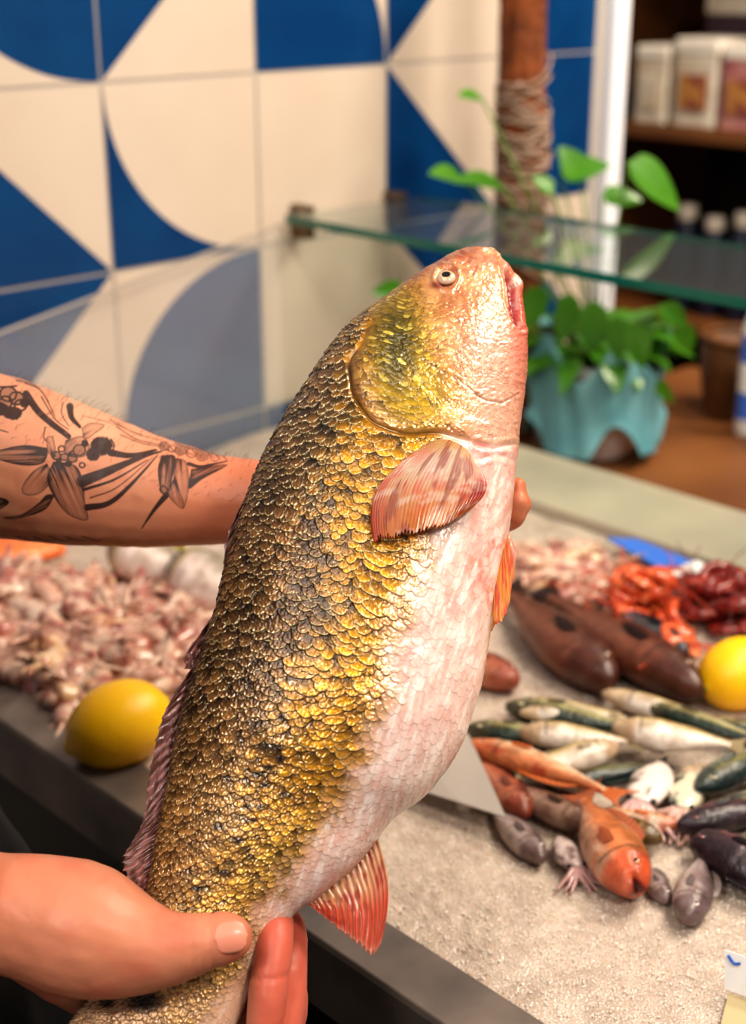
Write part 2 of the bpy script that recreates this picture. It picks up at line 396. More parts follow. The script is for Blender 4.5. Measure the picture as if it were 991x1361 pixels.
# ================================================================== THE LARGE FISH
def fplane_d(Y): return 1.0/(lerp(1/.925, 1/.80, (Y-330)/(1361-330)))       # a plane tilted so the tail comes towards the front
def FP(X, Y):
    X = np.asarray(X, float); Y = np.asarray(Y, float); d = fplane_d(Y); x = (X-495.5)/F; y = -(Y-680.5)/F
    return np.stack([x*d, (CP+y*SP)*d, CZ+(-SP+y*CP)*d], -1)
_a, _b, _c = FP(300, 400), FP(700, 400), FP(300, 1300)
FN = np.cross(_c-_a, _b-_a); FN /= np.linalg.norm(FN)
if FN @ (np.array([0, 0, CZ])-_a) < 0: FN = -FN                             # towards the near flank
PAIRS = [((651, 328.2), (657, 330.5)), ((639, 328), (669, 346)), ((624, 328.5), (679, 358)), ((606, 334), (689, 376)), ((576, 352), (696, 410)), ((543, 373), (700, 445)), ((507, 399), (700.5, 482)),
         ((471, 428), (697, 520)), ((443, 459), (691, 560)), ((410, 506), (687, 605)), ((380, 553), (683, 650)), ((350, 609), (677, 700)),
         ((327, 665), (664, 765)), ((307, 730), (652, 835)), ((288, 805), (638, 915)), ((265, 875), (612, 992)), ((243, 945), (570, 1052)), ((228, 1015), (519, 1092)),
         ((214, 1088), (475, 1150)), ((203, 1150), (425, 1190)), ((190, 1208), (385, 1222)), ((160, 1268), (350, 1280)), ((120, 1325), (322, 1345)), ((78, 1385), (292, 1418)), ((48, 1440), (262, 1490))]
TH = [.10, .42, .50, .52, .54, .56, .58, .60, .60, .60, .60, .60, .60, .60, .59, .58, .56, .53, .50, .46, .42, .36, .28, .20, .10]
NP_ = len(PAIRS)
Lp = np.array([p[0] for p in PAIRS], float); Rp = np.array([p[1] for p in PAIRS], float)
# stations: even in length along the fish
tt = np.linspace(0, NP_-1, 4000); cc = catmull((Lp+Rp)/2, tt)
dl = np.hypot(*np.diff(cc, axis=0).T); cl = np.concatenate([[0], np.cumsum(dl)])
NR = 1450
aim = np.linspace(0, cl[-1], NR); st = np.interp(aim, cl, tt)
Ls = catmull(Lp, st); Rs = catmull(Rp, st); TS = np.interp(st, range(NP_), TH)
TS = np.convolve(np.pad(TS, 25, 'edge'), np.ones(51)/51, 'valid')
TS[:40] *= np.sqrt(np.linspace(0.02, 1, 40))
NCn, NCf = 560, 150
phi = np.concatenate([np.linspace(0, math.pi, NCn, endpoint=False), np.linspace(math.pi, 2*math.pi, NCf, endpoint=False)])
L3 = FP(Ls[:, 0], Ls[:, 1]); R3 = FP(Rs[:, 0], Rs[:, 1]); C3 = (L3+R3)/2; H3 = (R3-L3)/2; Hl = np.linalg.norm(H3, axis=1)
def prof(ph):
    s_ = np.sin(ph); return np.sign(s_)*np.abs(s_)**.92
B = C3[:, None]-H3[:, None]*np.cos(phi)[None, :, None]+FN*(Hl*TS)[:, None, None]*(prof(phi)*(1+.10*np.cos(phi*1)*-1))[None, :, None]
# base normals
dr = np.gradient(B, axis=0); dc = (np.roll(B, -1, 1)-np.roll(B, 1, 1))
Nn = np.cross(dr, dc); Nn /= np.linalg.norm(Nn, axis=2, keepdims=True)+1e-12
if np.mean(np.einsum('ijk,ijk->ij', Nn, B-C3[:, None])) < 0: Nn = -Nn
# design coordinates: where each point of a flank lies on the fish's side view (the far flank mirrors the near one)
phm = np.where(phi > math.pi, 2*math.pi-phi, phi)
Bm = C3[:, None]-H3[:, None]*np.cos(phm)[None, :, None]+FN*(Hl*TS)[:, None, None]*(prof(phm)*(1-.10*np.cos(phm)))[None, :, None]
X, Y, _ = projv(Bm)
t_ = -np.cos(phm)[None, :]+0*X               # -1 back .. 1 belly
sI = st[:, None]+0*X
far = (phi > math.pi)[None, :]
# ---- regions
OP = [(498, 428), (480, 462), (467, 480), (467, 498), (471, 523), (485, 545), (500, 560), (536, 573), (583, 573), (612, 580), (650, 590), (690, 592)]
OP = [tuple(q) for q in catmull(OP, 60)]
OPpoly = OP+[(760, 560), (760, 250), (560, 250), (470, 380)]
isHead = inpoly(X, Y, OPpoly)
dO, _, pO = pdist(X, Y, OP)
hd = np.where(isHead, dO, -dO)               # signed px distance into the head
# ---- scales
halfper = np.interp(np.arange(NR), np.arange(NR), Hl)/.0751
rowrate = 1/8.2/np.clip(halfper, .5, 1.1)**.6
arc = np.concatenate([[0], np.cumsum(np.diff(aim))])
wx = fbm(X/60, Y/60, 11, 2)-.5; wy = fbm(X/60, Y/60, 23, 2)-.5
acoord = np.concatenate([[0], np.cumsum(rowrate[1:]*np.diff(aim))])[:, None]+wx*2.2
NSC = 29
bcoord = phi[None, :]/math.pi*NSC+wy*1.6
# rows sweep: scales on the flank lean a little
acoord = acoord+.9*np.sin(phm)[None, :]
def scales(a, b, Ra=1.95, Rb=.64, seed=0):
    best = np.full(a.shape, -1e9); idv = np.zeros(a.shape); ld = np.zeros(a.shape); lb = np.zeros(a.shape)
    i0 = np.round(a)
    for di in (-2, -1, 0, 1, 2):
        i = i0+di; off = (i % 2)*.5; j0 = np.round(b-off)
        for dj in (-1, 0, 1):
            j = j0+dj; jj = j % NSC if False else j
            ja = (hash2(i, jj, seed+1)-.5)*.75; jb = (hash2(i, jj, seed+2)-.5)*.34; sc_ = .80+.38*hash2(i, jj, seed+3)
            dx = a-(i+ja); dy = b-(j+off+jb)
            q = (dx/(Ra*sc_))**2+(np.abs(dy)/(Rb*sc_))**2.2
            h = dx/(Ra)+.45*(hash2(i, jj, seed+4)-.5)-.10*(dy/Rb)**2
            ok = (q < 1) & (h > best)
            best = np.where(ok, h, best); idv = np.where(ok, hash2(i, jj, seed+5), idv); ld = np.where(ok, 1-q, ld); lb = np.where(ok, dy/Rb, lb)
    best = np.where(best < -1e8, -.6, best)
    return best, idv, ld, lb
sh_, sid, sedge, slat = scales(acoord, bcoord)
sh1 = np.clip(sh_, -.6, 1.1)
ribs = np.sin(slat*13+sid*9)*.14*sstep(.6, .05, sedge)+.30*(vnoise(X/2.3, Y/2.6, 51)-.5)
# cheek and gill cover: small irregular scales
sh2, sid2, sedge2, _ = scales(acoord*1.5+wx*5, bcoord*1.35+wy*5, 1.7, .66, 40)
belly = sstep(-20, 45, X-np.interp(Y, [300, 500, 600, 650, 700, 750, 800, 850, 900, 950, 1000, 1050, 1100, 1150, 1200, 1300, 1361, 1600], [600, 600, 585, 590, 565, 548, 525, 508, 500, 492, 474, 450, 418, 378, 335, 300, 262, 150])+26*(fbm(X/18, Y/18, 31, 3)-.5)*2)
body = sstep(2, 12, -hd)
amp = .00118*body*lerp(1, .20, belly)*sstep(60, 110, Y-330+X*0)
hgt = amp*(sh1+ribs)
snout = sstep(420, 345, Y)
eyeD = np.hypot(X-593, Y-369)
cheek = sstep(-2, 8, hd)*sstep(22, 45, eyeD)
hgt = hgt+body*belly*.00035*(fbm(X/7+Y/16, Y/26-X/60, 57, 2)-.5)
hgt = hgt+.00048*cheek*(np.clip(sh2, -.6, 1)*lerp(.9, .25, snout))*lerp(1, .55, sstep(600, 660, X))
# gill cover lip
hgt = hgt+.0013*sstep(-1, 14, hd+5*(fbm(X/14, Y/14, 66, 2)-.5))*sstep(60, 0, hd)*sstep(-.95, -.6, t_)*sstep(660, 600, X)*sstep(440, 500, Y)-.0014*np.exp(-((hd+3)/3.6)**2)*sstep(670, 610, X)*(.25+.75*sstep(440, 500, Y))
# creases on the head
for pts, w_, dep in ([[(560, 478), (585, 492), (612, 506), (641, 531), (667, 536), (688, 524)], 1.6, .0005], [[(530, 455), (548, 500), (585, 530), (640, 556)], 4.0, .0006],
                     [[(664, 344), (672, 372), (675, 400), (683, 425), (694, 438)], 2.2, .0018], [[(610, 336), (625, 342), (612, 352)], 2, .0006], [[(634, 590), (655, 597), (682, 590)], 3, .0012], [[(640, 610), (660, 603), (684, 612)], 3, .0007],
                     [[(606, 350), (622, 348), (632, 356), (626, 366), (612, 364)], 1.6, .0007]):
    d_, _, _ = pdist(X, Y, pts); hgt = hgt-dep*np.exp(-(d_/w_)**2)+.35*dep*np.exp(-((d_-2.6*w_)/w_)**2)
# open mouth: a hollow between the jaws
MOUTH = [(668, 349), (676, 358), (687, 380), (693, 410), (694, 436), (684, 428), (677, 408), (674, 385)]
im = inpoly(X, Y, MOUTH).astype(float); dM, _, _ = pdist(X, Y, MOUTH+[MOUTH[0]])
mouth = np.where(im > 0, sstep(0, 4, dM), 0); hgt = hgt-.0055*mouth+.0022*np.exp(-(((X-690)/6)**2+((Y-376)/14)**2))
# eye socket
hgt = hgt+.0011*np.exp(-((eyeD-17)/3.0)**2)-.0020*sstep(13, 9, eyeD)
hgt = hgt+.0011*sstep(430, 360, Y)*(fbm(X/10, Y/6, 61, 3)-.5)+.0006*(isHead)*(fbm(X/5, Y/4, 62, 2)-.5)
hgt = hgt+.0012*(fbm(X/45, Y/45, 71, 2)-.5)
Vf = B+Nn*hgt[..., None]
# ---- colours
def C(r, g, b): return s2l((r, g, b))
def mixc(a, b, t): return a*(1-t[..., None])+b*t[..., None]
j1 = sid; n1 = fbm(X/26, Y/26, 81, 3); n2 = fbm(X/7, Y/7, 82, 2)
xb = np.interp(Y, [300, 600, 650, 700, 750, 800, 850, 900, 950, 1000, 1050, 1100, 1150, 1200, 1400], [500, 452, 440, 440, 448, 446, 425, 398, 380, 362, 344, 322, 296, 262, 180])
yl = sstep(-38, 34, X-xb+60*(n1-.5)+22*(j1-.5))
back = mixc(np.broadcast_to(C(108, 76, 44), X.shape+(3,)), C(146, 102, 58), sstep(.3, .7, n1))
back = mixc(back, C(186, 140, 80), sstep(930, 1080, Y)*.85)
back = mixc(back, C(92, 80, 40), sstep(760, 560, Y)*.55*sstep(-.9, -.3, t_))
yel = mixc(np.broadcast_to(C(226, 158, 14), X.shape+(3,)), C(206, 140, 30), sstep(.35, .65, n2))
yel = mixc(yel, C(226, 182, 90), sstep(1040, 1160, Y)*.5)
white = mixc(np.broadcast_to(C(232, 200, 188), X.shape+(3,)), C(234, 172, 160), sstep(.42, .66, fbm(X/30, Y/42, 91, 3))*sstep(1000, 800, Y))
white = mixc(white, C(226, 120, 96), sstep(.58, .8, fbm(X/11, Y/16, 93, 3))*.7*sstep(980, 880, Y)*sstep(600, 640, X+0*Y))
white = mixc(white, C(226, 150, 90), sstep(60, 5, X-xb-80)*.35)
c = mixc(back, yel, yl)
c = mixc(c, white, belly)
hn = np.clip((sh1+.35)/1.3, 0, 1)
shade = lerp(.04+1.06*hn**1.7, .90+.14*hn, belly)*lerp(.60+.75*j1, 1, belly)  # occlusion-like shade painted by scale height: dark at the base, bright at the edge
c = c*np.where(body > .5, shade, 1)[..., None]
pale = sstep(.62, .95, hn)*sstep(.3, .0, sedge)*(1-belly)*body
c = mixc(c, C(240, 216, 160), pale*.8)  # highlights painted on the free edges of the back scales
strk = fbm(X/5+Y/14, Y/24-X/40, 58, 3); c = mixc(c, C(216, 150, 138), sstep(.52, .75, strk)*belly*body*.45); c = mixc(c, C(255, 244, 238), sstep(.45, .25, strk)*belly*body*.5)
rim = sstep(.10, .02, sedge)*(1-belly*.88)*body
c = c*(1-.72*rim)[..., None]  # crevice shade painted into the colour around each scale
# lateral-line spots
for (sx, sy) in [(376, 952), (371, 992), (358, 1019), (352, 1044), (346, 1072), (335, 1090), (318, 1116), (290, 1099), (377, 1056), (340, 1030), (330, 1072), (298, 1160), (262, 1180), (374, 1008)]:
    q = ((X-sx)/8.5)**2+((Y-sy)/5)**2; c = mixc(c, C(28, 26, 30), np.exp(-q**1.5)*.92)
# tail stem is pinker
c = mixc(c, C(214, 166, 130), sstep(1275, 1330, Y)*.55)
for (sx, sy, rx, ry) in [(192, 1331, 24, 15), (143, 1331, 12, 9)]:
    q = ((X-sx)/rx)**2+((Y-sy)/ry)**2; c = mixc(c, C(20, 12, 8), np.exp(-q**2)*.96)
# head colours
hc = mixc(np.broadcast_to(C(190, 122, 80), X.shape+(3,)), C(222, 160, 112), sstep(.35, .65, n1))
hc = mixc(hc, C(212, 162, 138), sstep(0, 1, np.clip((X-590)/70, 0, 1)*np.clip((Y-395)/70, 0, 1)))
hc = mixc(hc, C(128, 88, 48), sstep(560, 480, X+.35*(Y-450))*.9)
oq = np.exp(-(((X-532)/48)**2+((Y-462)/82)**2)**1.3)
hc = mixc(hc, C(184, 146, 26), np.clip(oq*1.1+.8*np.exp(-(((X-560)/58)**2+((Y-530)/48)**2)**1.5), 0, 1))
hc = mixc(hc, C(70, 64, 18), np.exp(-(((X-526)/34)**2+((Y-455)/70)**2)**1.4)*.9)
sp2 = np.clip((sh2+.3)/1.2, 0, 1)
hs = lerp(.30+1.0*sp2, 1, sstep(560, 640, X)*.75)*lerp(.7+.6*sid2, 1, sstep(560, 640, X)*.7)  # painted shade: low parts of the head scales are darkened
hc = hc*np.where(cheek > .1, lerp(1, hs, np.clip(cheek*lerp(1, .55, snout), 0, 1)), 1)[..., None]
hc = hc*(1-.6*sstep(.14, .02, sedge2)*cheek*sstep(600, 540, X))[..., None]  # dark crevices between head scales, shade put into the colour
hc = mixc(hc, C(240, 214, 96), sstep(.75, 1, sid2)*sstep(.5, .8, sp2)*oq*.9)
hc = mixc(hc, C(196, 84, 54), sstep(.52, .8, fbm(X/9, Y/9, 97, 3))*.7*sstep(420, 340, Y-.2*(X-640)))
hc = mixc(hc, C(216, 96, 84), sstep(662, 694, X)*sstep(600, 420, Y)*.75)
hc = mixc(hc, C(214, 80, 74), np.exp(-(((X-650)/24)**2+((Y-347)/10)**2))*.5)
# fine dark pores on the cheek
po = hash2(np.floor(X/3.1), np.floor(Y/3.1), 5); fx_ = (X/3.1) % 1-.5; fy_ = (Y/3.1) % 1-.5
hc = mixc(hc, C(120, 60, 40), (po > .90)*np.exp(-((fx_**2+fy_**2)*9))*.55*sstep(580, 620, X))
dl_, _, _ = pdist(X, Y, [(560, 478), (585, 492), (612, 506), (641, 531), (667, 536)]); hc = mixc(hc, C(120, 84, 40), np.exp(-(dl_/1.6)**2)*.5)
q = ((X-583)/14)**2+((Y-380)/5)**2; hc = mixc(hc, C(120, 14, 14), np.exp(-q**1.2)*.9)
dl_, _, _ = pdist(X, Y, [(540, 371), (575, 350), (605, 337), (630, 331)]); hc = mixc(hc, C(120, 62, 44), np.exp(-(dl_/7)**2)*.65)
dl_, _, _ = pdist(X, Y, [(608, 362), (600, 350), (586, 352)]); hc = mixc(hc, C(150, 84, 60), np.exp(-(dl_/2)**2)*.6)
hc = mixc(hc, C(150, 16, 26), sstep(0, 3, np.where(im > 0, dM, 0))*.95)
hc = mixc(hc, C(246, 206, 184), np.exp(-(((X-687)/6)**2+((Y-371)/9)**2)**2))
dl_, _, _ = pdist(X, Y, [(670, 352), (676, 375), (681, 402)]); hc = mixc(hc, C(250, 226, 214), np.exp(-(dl_/1.8)**2)*.6)
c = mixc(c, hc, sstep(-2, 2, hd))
cr1 = fbm(X/4.5, Y/2.6, 98, 3); c = mixc(c, C(150, 92, 62), sstep(.56, .72, cr1)*isHead*sstep(560, 600, X)*sstep(570, 500, Y)*.55)
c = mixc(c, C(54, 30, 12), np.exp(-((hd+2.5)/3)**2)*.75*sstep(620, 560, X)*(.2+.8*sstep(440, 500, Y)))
c = mixc(c, C(208, 110, 104), np.exp(-(((X-655)/34)**2+((Y-601)/5)**2))*.45)
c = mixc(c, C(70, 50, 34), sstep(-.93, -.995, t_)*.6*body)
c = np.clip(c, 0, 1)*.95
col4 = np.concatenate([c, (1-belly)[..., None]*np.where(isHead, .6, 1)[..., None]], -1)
nc = NCn+NCf
Q = grid_quads(NR, nc, True)
Vall = np.vstack([Vf.reshape(-1, 3), Vf[0].mean(0)[None], Vf[-1].mean(0)[None]])
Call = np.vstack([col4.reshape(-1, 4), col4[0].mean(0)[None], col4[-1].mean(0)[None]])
i0, i1 = NR*nc, NR*nc+1
capA = np.array([(i0, (k+1) % nc, k, k) for k in range(0)]).reshape(-1, 4)
def fan_caps():
    k = np.arange(0, nc-1, 2); k2 = (k+1) % nc; k3 = (k+2) % nc
    a = np.stack([np.full(len(k), i0), k3, k2, k], 1); b0 = (NR-1)*nc
    b = np.stack([np.full(len(k), i1), b0+k, b0+k2, b0+k3], 1); return np.vstack([a, b])
Q = np.vstack([Q, fan_caps()])
# make faces point outwards
q0 = Q[nc*600+100]; pv0 = Vall[q0]; nn = np.cross(pv0[1]-pv0[0], pv0[2]-pv0[1]); 
if nn @ Nn[600, 100] < 0: Q = Q[:, ::-1]
m_fish = pmat('fish_skin', rough=.30, attr=True, spec=.6, coat=.6, sss=.08, ssr=(.004,), bump=(900, .12, .0006), coatr=.12)
nt = m_fish.node_tree; bs = nt.nodes[m_fish['bsdf']]; at = [n for n in nt.nodes if n.bl_idname == 'ShaderNodeAttribute'][0]
mm = nt.nodes.new('ShaderNodeMath'); mm.operation = 'MULTIPLY'; mm.inputs[1].default_value = .45; nt.links.new(at.outputs['Alpha'], mm.inputs[0]); nt.links.new(mm.outputs[0], bs.inputs['Metallic'])
fish = empty('whole_fish', tuple(FP(480, 760)), label='large golden brown fish with pink belly held upright in both hands', cat='fish')
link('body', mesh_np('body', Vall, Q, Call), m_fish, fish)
TREE_X, TREE_Y = X[:, :NCn], Y[:, :NCn]
def surf(px, py):
    """the point of the near flank at design coordinates"""
    px = np.atleast_1d(px); py = np.atleast_1d(py); out = []
    sx = TREE_X[::6, ::6]; sy = TREE_Y[::6, ::6]; bb_ = B[::6, :NCn:6]; nb = Nn[::6, :NCn:6]
    for a, b in zip(px, py):
        d = (sx-a)**2+(sy-b)**2; w4 = np.argpartition(d.ravel(), 4)[:4]; ww = 1/(d.ravel()[w4]+1e-3); ww /= ww.sum()
        out.append(((bb_.reshape(-1, 3)[w4]*ww[:, None]).sum(0), (nb.reshape(-1, 3)[w4]*ww[:, None]).sum(0)))
    return out
# ---- eye
ep, en = surf(593, 369)[0]
def orient(n): return Vector(n).to_track_quat('Z', 'Y').to_matrix()
R_ = orient(en)
m_eye = pmat('eye_ring', rgb(214, 176, 130), .2, coat=1, attr=True)
eb = MB(); r0 = .0062; V = []; Fs = []; cs = []
prof_ = [(0, .0036, 0), (.0027, .0036, 0), (.0029, .0037, 1), (.0042, .0033, 1), (.0052, .0026, 2), (.0058, .0016, 2), (.0062, .0002, 3)]
colE = [tuple(list(C(6, 6, 8))+[1]), tuple(list(C(196, 166, 126))+[1]), tuple(list(C(222, 190, 164))+[1]), tuple(list(C(120, 70, 50))+[1])]
for r, z, k in prof_:
    for a in range(32):
        th = a*math.pi/16; V.append(Vector(ep)+R_ @ Vector((r*math.cos(th), r*math.sin(th), z-.0012))); cs.append(colE[k])
for i in range(len(prof_)-1):
    for a in range(32): p_ = i*32+a; q_ = i*32+(a+1) % 32; Fs.append((p_, q_, q_+32, p_+32))
eb.add(V, Fs, 0, cs); eye = eb.build('eye', m_eye, fish)
eb = MB(); eb.ell(Vector(ep)+R_ @ Vector((0, 0, .0002)), (.0060, .0060, .0030), 24, 12, R=R_); 
m_corn = glassmat('cornea', (.98, .98, .98, 1), .0); eb.build('cornea', m_corn, eye)
# ---- fins
m_fin = pmat('fin_membrane', rough=.3, attr=True, coat=.4, translucent=.35)
def fin(name, base, tip, nrays, cols, thick=.0006, jag=.04, curve=None, nv=40, ray_amp=.00055, lift=None, seed=0, ntone=6):
    """base, tip: 3D polylines; cols(u, v, ray) -> colours"""
    nu = nrays*ntone+1; b3 = catmull(base, nu); t3 = catmull(tip, nu)
    u = np.linspace(0, 1, nu)[:, None]; v = np.linspace(0, 1, nv)[None, :]
    uw = u+.35/nrays*(fbm(u*nrays*.6+v*2, v*3+0*u, seed+20, 2)-.5)*2; rayv = (.5+.5*np.cos(2*math.pi*(uw*nrays)))**1.6; rayv = rayv*lerp(1, .55+.45*np.cos(2*math.pi*uw*nrays*2), sstep(.45, .9, v+0*u))*.8+.2*fbm(uw*nrays*2, v*4, seed+31, 2); rayv = np.clip(rayv, 0, 1); rv0 = rayv[:, -1:]
    jg = 1-jag*(1-rv0)*(.4+hash2(np.floor(u*nrays), 0*u, seed))-jag*.8*(vnoise(u*nrays*.45, u*0, seed+1))
    vv = v*jg
    Pm = b3[:, None]*(1-vv[..., None])+t3[:, None]*vv[..., None]
    if curve is not None: Pm = Pm+curve(u+0*v, vv)
    du = np.gradient(Pm, axis=0); dv = np.gradient(Pm, axis=1); n_ = np.cross(du, dv); n_ /= np.linalg.norm(n_, axis=2, keepdims=True)+1e-12
    ridge = (rayv-.5)*ray_amp*(1-.6*v)+.0006*(fbm(u*9, v*3+0*u, seed+3, 2)-.5)
    up = Pm+n_*(thick/2+ridge)[..., None]; dn = Pm-n_*(thick/2-ridge)[..., None]
    cc_ = cols(u+0*v, v+0*u, rayv+0*v); cc_ = np.concatenate([np.clip(cc_, 0, 1), np.ones(cc_.shape[:2]+(1,))], -1)
    V = np.vstack([up.reshape(-1, 3), dn.reshape(-1, 3)]); o_ = nu*nv
    Qa = grid_quads(nu, nv); Qb = grid_quads(nu, nv)[:, ::-1]+o_
    side = []
    ring = [i*nv+nv-1 for i in range(nu)]; side += [(ring[i], ring[i]+o_, ring[i+1]+o_, ring[i+1]) for i in range(nu-1)]
    for r in (0, nu-1): side += [(r*nv+k, r*nv+k+o_, r*nv+k+1+o_, r*nv+k+1) for k in range(nv-1)]
    return link(name, mesh_np(name, V, np.vstack([Qa, Qb, np.array(side)]), np.vstack([cc_.reshape(-1, 4)]*2)), m_fin, fish)
def onpts(pts, lift): return [tuple(p+FN*l+n*.0005) for (p, n), l in zip(surf([a for a, b in pts], [b for a, b in pts]), lift if hasattr(lift, '__len__') else [lift]*len(pts))]
nz = lambda u, v, s, a=14, b=6: fbm(u*a, v*b, s, 3)
def pect_cols(u, v, r):
    c0 = mixc(np.broadcast_to(C(222, 160, 116), u.shape+(3,)), C(226, 96, 70), sstep(.42, .62, nz(u, v, 5))*.8)
    c0 = mixc(c0, C(220, 122, 34), sstep(.40, .95, v)*.85)
    c0 = mixc(c0, C(196, 60, 48), sstep(.28, .0, u)*sstep(.3, .8, v)*.8)
    c0 = mixc(c0, C(198, 44, 66), np.exp(-(((u-.93)/.12)**2+((v-.55)/.3)**2))*.85)
    c0 = mixc(c0, C(240, 222, 206), np.exp(-(((u-.5)/.35)**2+((v-.28)/.22)**2))*.7)
    c0 = mixc(c0, C(222, 176, 110), sstep(.22, .0, v)*.8); c0 = mixc(c0, C(246, 226, 208), sstep(.56, .7, fbm(u*5+v*2, v*9, 77, 3))*.45)
    c0 = mixc(c0, C(150, 40, 40), sstep(.60, .75, fbm(u*22, v*4, 78, 2))*.6)
    return c0*lerp(.70, 1.06, r)[..., None]
base = onpts([(568, 590), (584, 586), (602, 588), (620, 600), (628, 618)], .002)
tip = onpts([(497, 727), (520, 724), (552, 718), (590, 708), (612, 690)], [.004, .006, .008, .008, .006])
_up = np.array(base[0])-np.array(tip[0])
lft = (FP(480, 650)-FP(520, 650)); lft /= np.linalg.norm(lft)
def pcurve(u, v):
    k = np.sin(v*math.pi)*(1-v*.2)
    return (lft*(.017*k*(1-u)**1.2)[..., None])-lft*(.012*k*(u)**2)[..., None]+FN*(.0035*np.sin(v*math.pi*.9)*np.sin(u*math.pi)**.5)[..., None]
fin('pectoral_fin', base, tip, 32, pect_cols, curve=pcurve, nv=70, jag=.05, ray_amp=.00038, seed=2)
def orange_cols(s):
    def f(u, v, r):
        c0 = mixc(np.broadcast_to(C(232, 150, 60), u.shape+(3,)), C(222, 92, 52), sstep(.4, .62, nz(u, v, s)))
        c0 = mixc(c0, C(240, 176, 160), sstep(.86, 1, u)*.8)
        c0 = mixc(c0, C(204, 70, 60), sstep(.35, 0, v)*.5)
        return c0*lerp(.70, 1.1, r)[..., None]
    return f
def FPl(pts, off): return [tuple(FP(a, b)+FN*o_) for (a, b), o_ in zip(pts, off if hasattr(off, '__len__') else [off]*len(pts))]
# pelvic fin: near one on the belly edge
fin('pelvic_fin', FPl([(655, 762), (660, 742), (666, 720), (671, 700)], [.012, .012, .010, .006]), FPl([(651, 828), (658, 841), (672, 818), (685, 742)], [.016, .018, .016, .010]), 7, orange_cols(12), nv=40, jag=.05, ray_amp=.0009, seed=5)
fin('pelvic_fin', FPl([(655, 770), (660, 750), (664, 728), (668, 706)], -.014), FPl([(650, 822), (655, 834), (664, 816), (676, 752)], -.022), 7, orange_cols(13), nv=30, jag=.05, seed=6)
def anal_cols(u, v, r):
    c0 = mixc(np.broadcast_to(C(236, 178, 130), u.shape+(3,)), C(224, 92, 56), sstep(.15, .6, v))
    c0 = mixc(c0, C(196, 70, 50), sstep(.5, .7, nz(u, v, 44))*.8)
    c0 = mixc(c0, C(240, 170, 140), sstep(.9, 1, v)*.6)
    return c0*lerp(.60, 1.12, r)[..., None]
fin('anal_fin', FPl([(500, 1108), (480, 1140), (455, 1165), (425, 1188), (402, 1200)], .0), FPl([(504, 1262), (493, 1272), (470, 1254), (437, 1226), (408, 1200)], [.004, .004, .003, 0, 0]), 15, anal_cols, nv=40, jag=.05, curve=lambda u, v: -lft*(.006*np.sin(v*math.pi)*(1-u))[..., None], ray_amp=.0009, seed=8)
def dors_cols(u, v, r):
    c0 = mixc(np.broadcast_to(C(128, 82, 74), u.shape+(3,)), C(186, 132, 126), sstep(.4, .65, nz(u, v, 31, 30, 5)))
    c0 = mixc(c0, C(96, 44, 40), sstep(.35, .1, v)*.7)
    return c0*lerp(.55, 1.2, r)[..., None]
# soft dorsal fin folded along the back, and the spiny front one
fin('rear_dorsal_fin', FPl([(262, 878), (244, 936), (230, 1000), (219, 1056), (209, 1110), (200, 1160), (193, 1200)], .0), FPl([(246, 905), (212, 955), (198, 1015), (186, 1080), (158, 1130), (174, 1170), (180, 1204)], [.006, .008, .008, .006, .004, .002, 0]), 26, dors_cols, nv=30, jag=.10, ray_amp=.0012,
    curve=lambda u, v: np.array([0, 0, -.010])*(v*np.sin(u*math.pi))[..., None], seed=9)
fin('front_dorsal_fin', FPl([(338, 640), (320, 690), (304, 745), (290, 800), (272, 850), (258, 890)], .0), FPl([(326, 662), (300, 716), (295, 770), (283, 822), (248, 868), (243, 890)], [.003, .004, .004, .004, .005, .004]), 12, dors_cols, nv=24, jag=.14, ray_amp=.0012, seed=10)
def tail_cols(u, v, r):
    c0 = mixc(np.broadcast_to(C(190, 130, 96), u.shape+(3,)), C(214, 110, 70), sstep(.2, .9, v)); return c0*lerp(.6, 1.1, r)[..., None]
fin('tail_fin', FPl([(46, 1425), (110, 1448), (180, 1470), (262, 1482)], .0), FPl([(-40, 1590), (20, 1640), (110, 1672), (240, 1690)], [.01, .0, .0, -.01]), 18, tail_cols, nv=30, jag=.05, seed=11)
# ================================================================== THE FISHMONGER
def capsule(mb, a, b, ra, rb, n=20, m=6, sq=None):
    a = Vector(a); b = Vector(b); t = (b-a); l = max(t.length, 1e-6); t /= l
    up = Vector((0, 0, 1)) if abs(t.z) < .9 else Vector((1, 0, 0)); nx = t.cross(up).normalized(); ny = nx.cross(t)
    rings = [(-math.sin(k*math.pi/2/m), math.cos(k*math.pi/2/m), 0) for k in range(m-1, 0, -1)]
    R = [(a-t*ra*math.sin(k*math.pi/2/m), ra*math.cos(k*math.pi/2/m)) for k in range(m, -1, -1)]
    R += [(b+t*rb*math.sin(k*math.pi/2/m), rb*math.cos(k*math.pi/2/m)) for k in range(0, m+1)]
    V = []; Fs = []
    for c_, r in R:
        for k in range(n):
            th = 2*math.pi*k/n; V.append(c_+(nx*math.cos(th)+ny*math.sin(th))*max(r, 1e-5))
    for i in range(len(R)-1):
        for k in range(n): p_ = i*n+k; q_ = i*n+(k+1) % n; Fs.append((p_, q_, q_+n, p_+n))
    Fs.append(tuple(range(n-1, -1, -1))); Fs.append(tuple((len(R)-1)*n+k for k in range(n)))
    mb.add(V, Fs)
def chain(mb, pts, sub=3):
    pts = np.array(pts, float); n = (len(pts)-1)*sub+1; c_ = catmull(pts, n)
    for i in range(n-1): capsule(mb, c_[i, :3], c_[i+1, :3], c_[i, 3], c_[i+1, 3])
def PX(px, py, d, r): return tuple(P(px, py, d))+(r,)
FACE = np.array([.90, .436, 0]); SIDE = np.array([-.436, .90, 0]); TC = np.array([-.435, .78, 0])
def TP(f, s, z): return TC+FACE*f+SIDE*s+np.array([0, 0, z])
def T4(f, s, z, r): return tuple(TP(f, s, z))+(r,)
bm_ = MB()
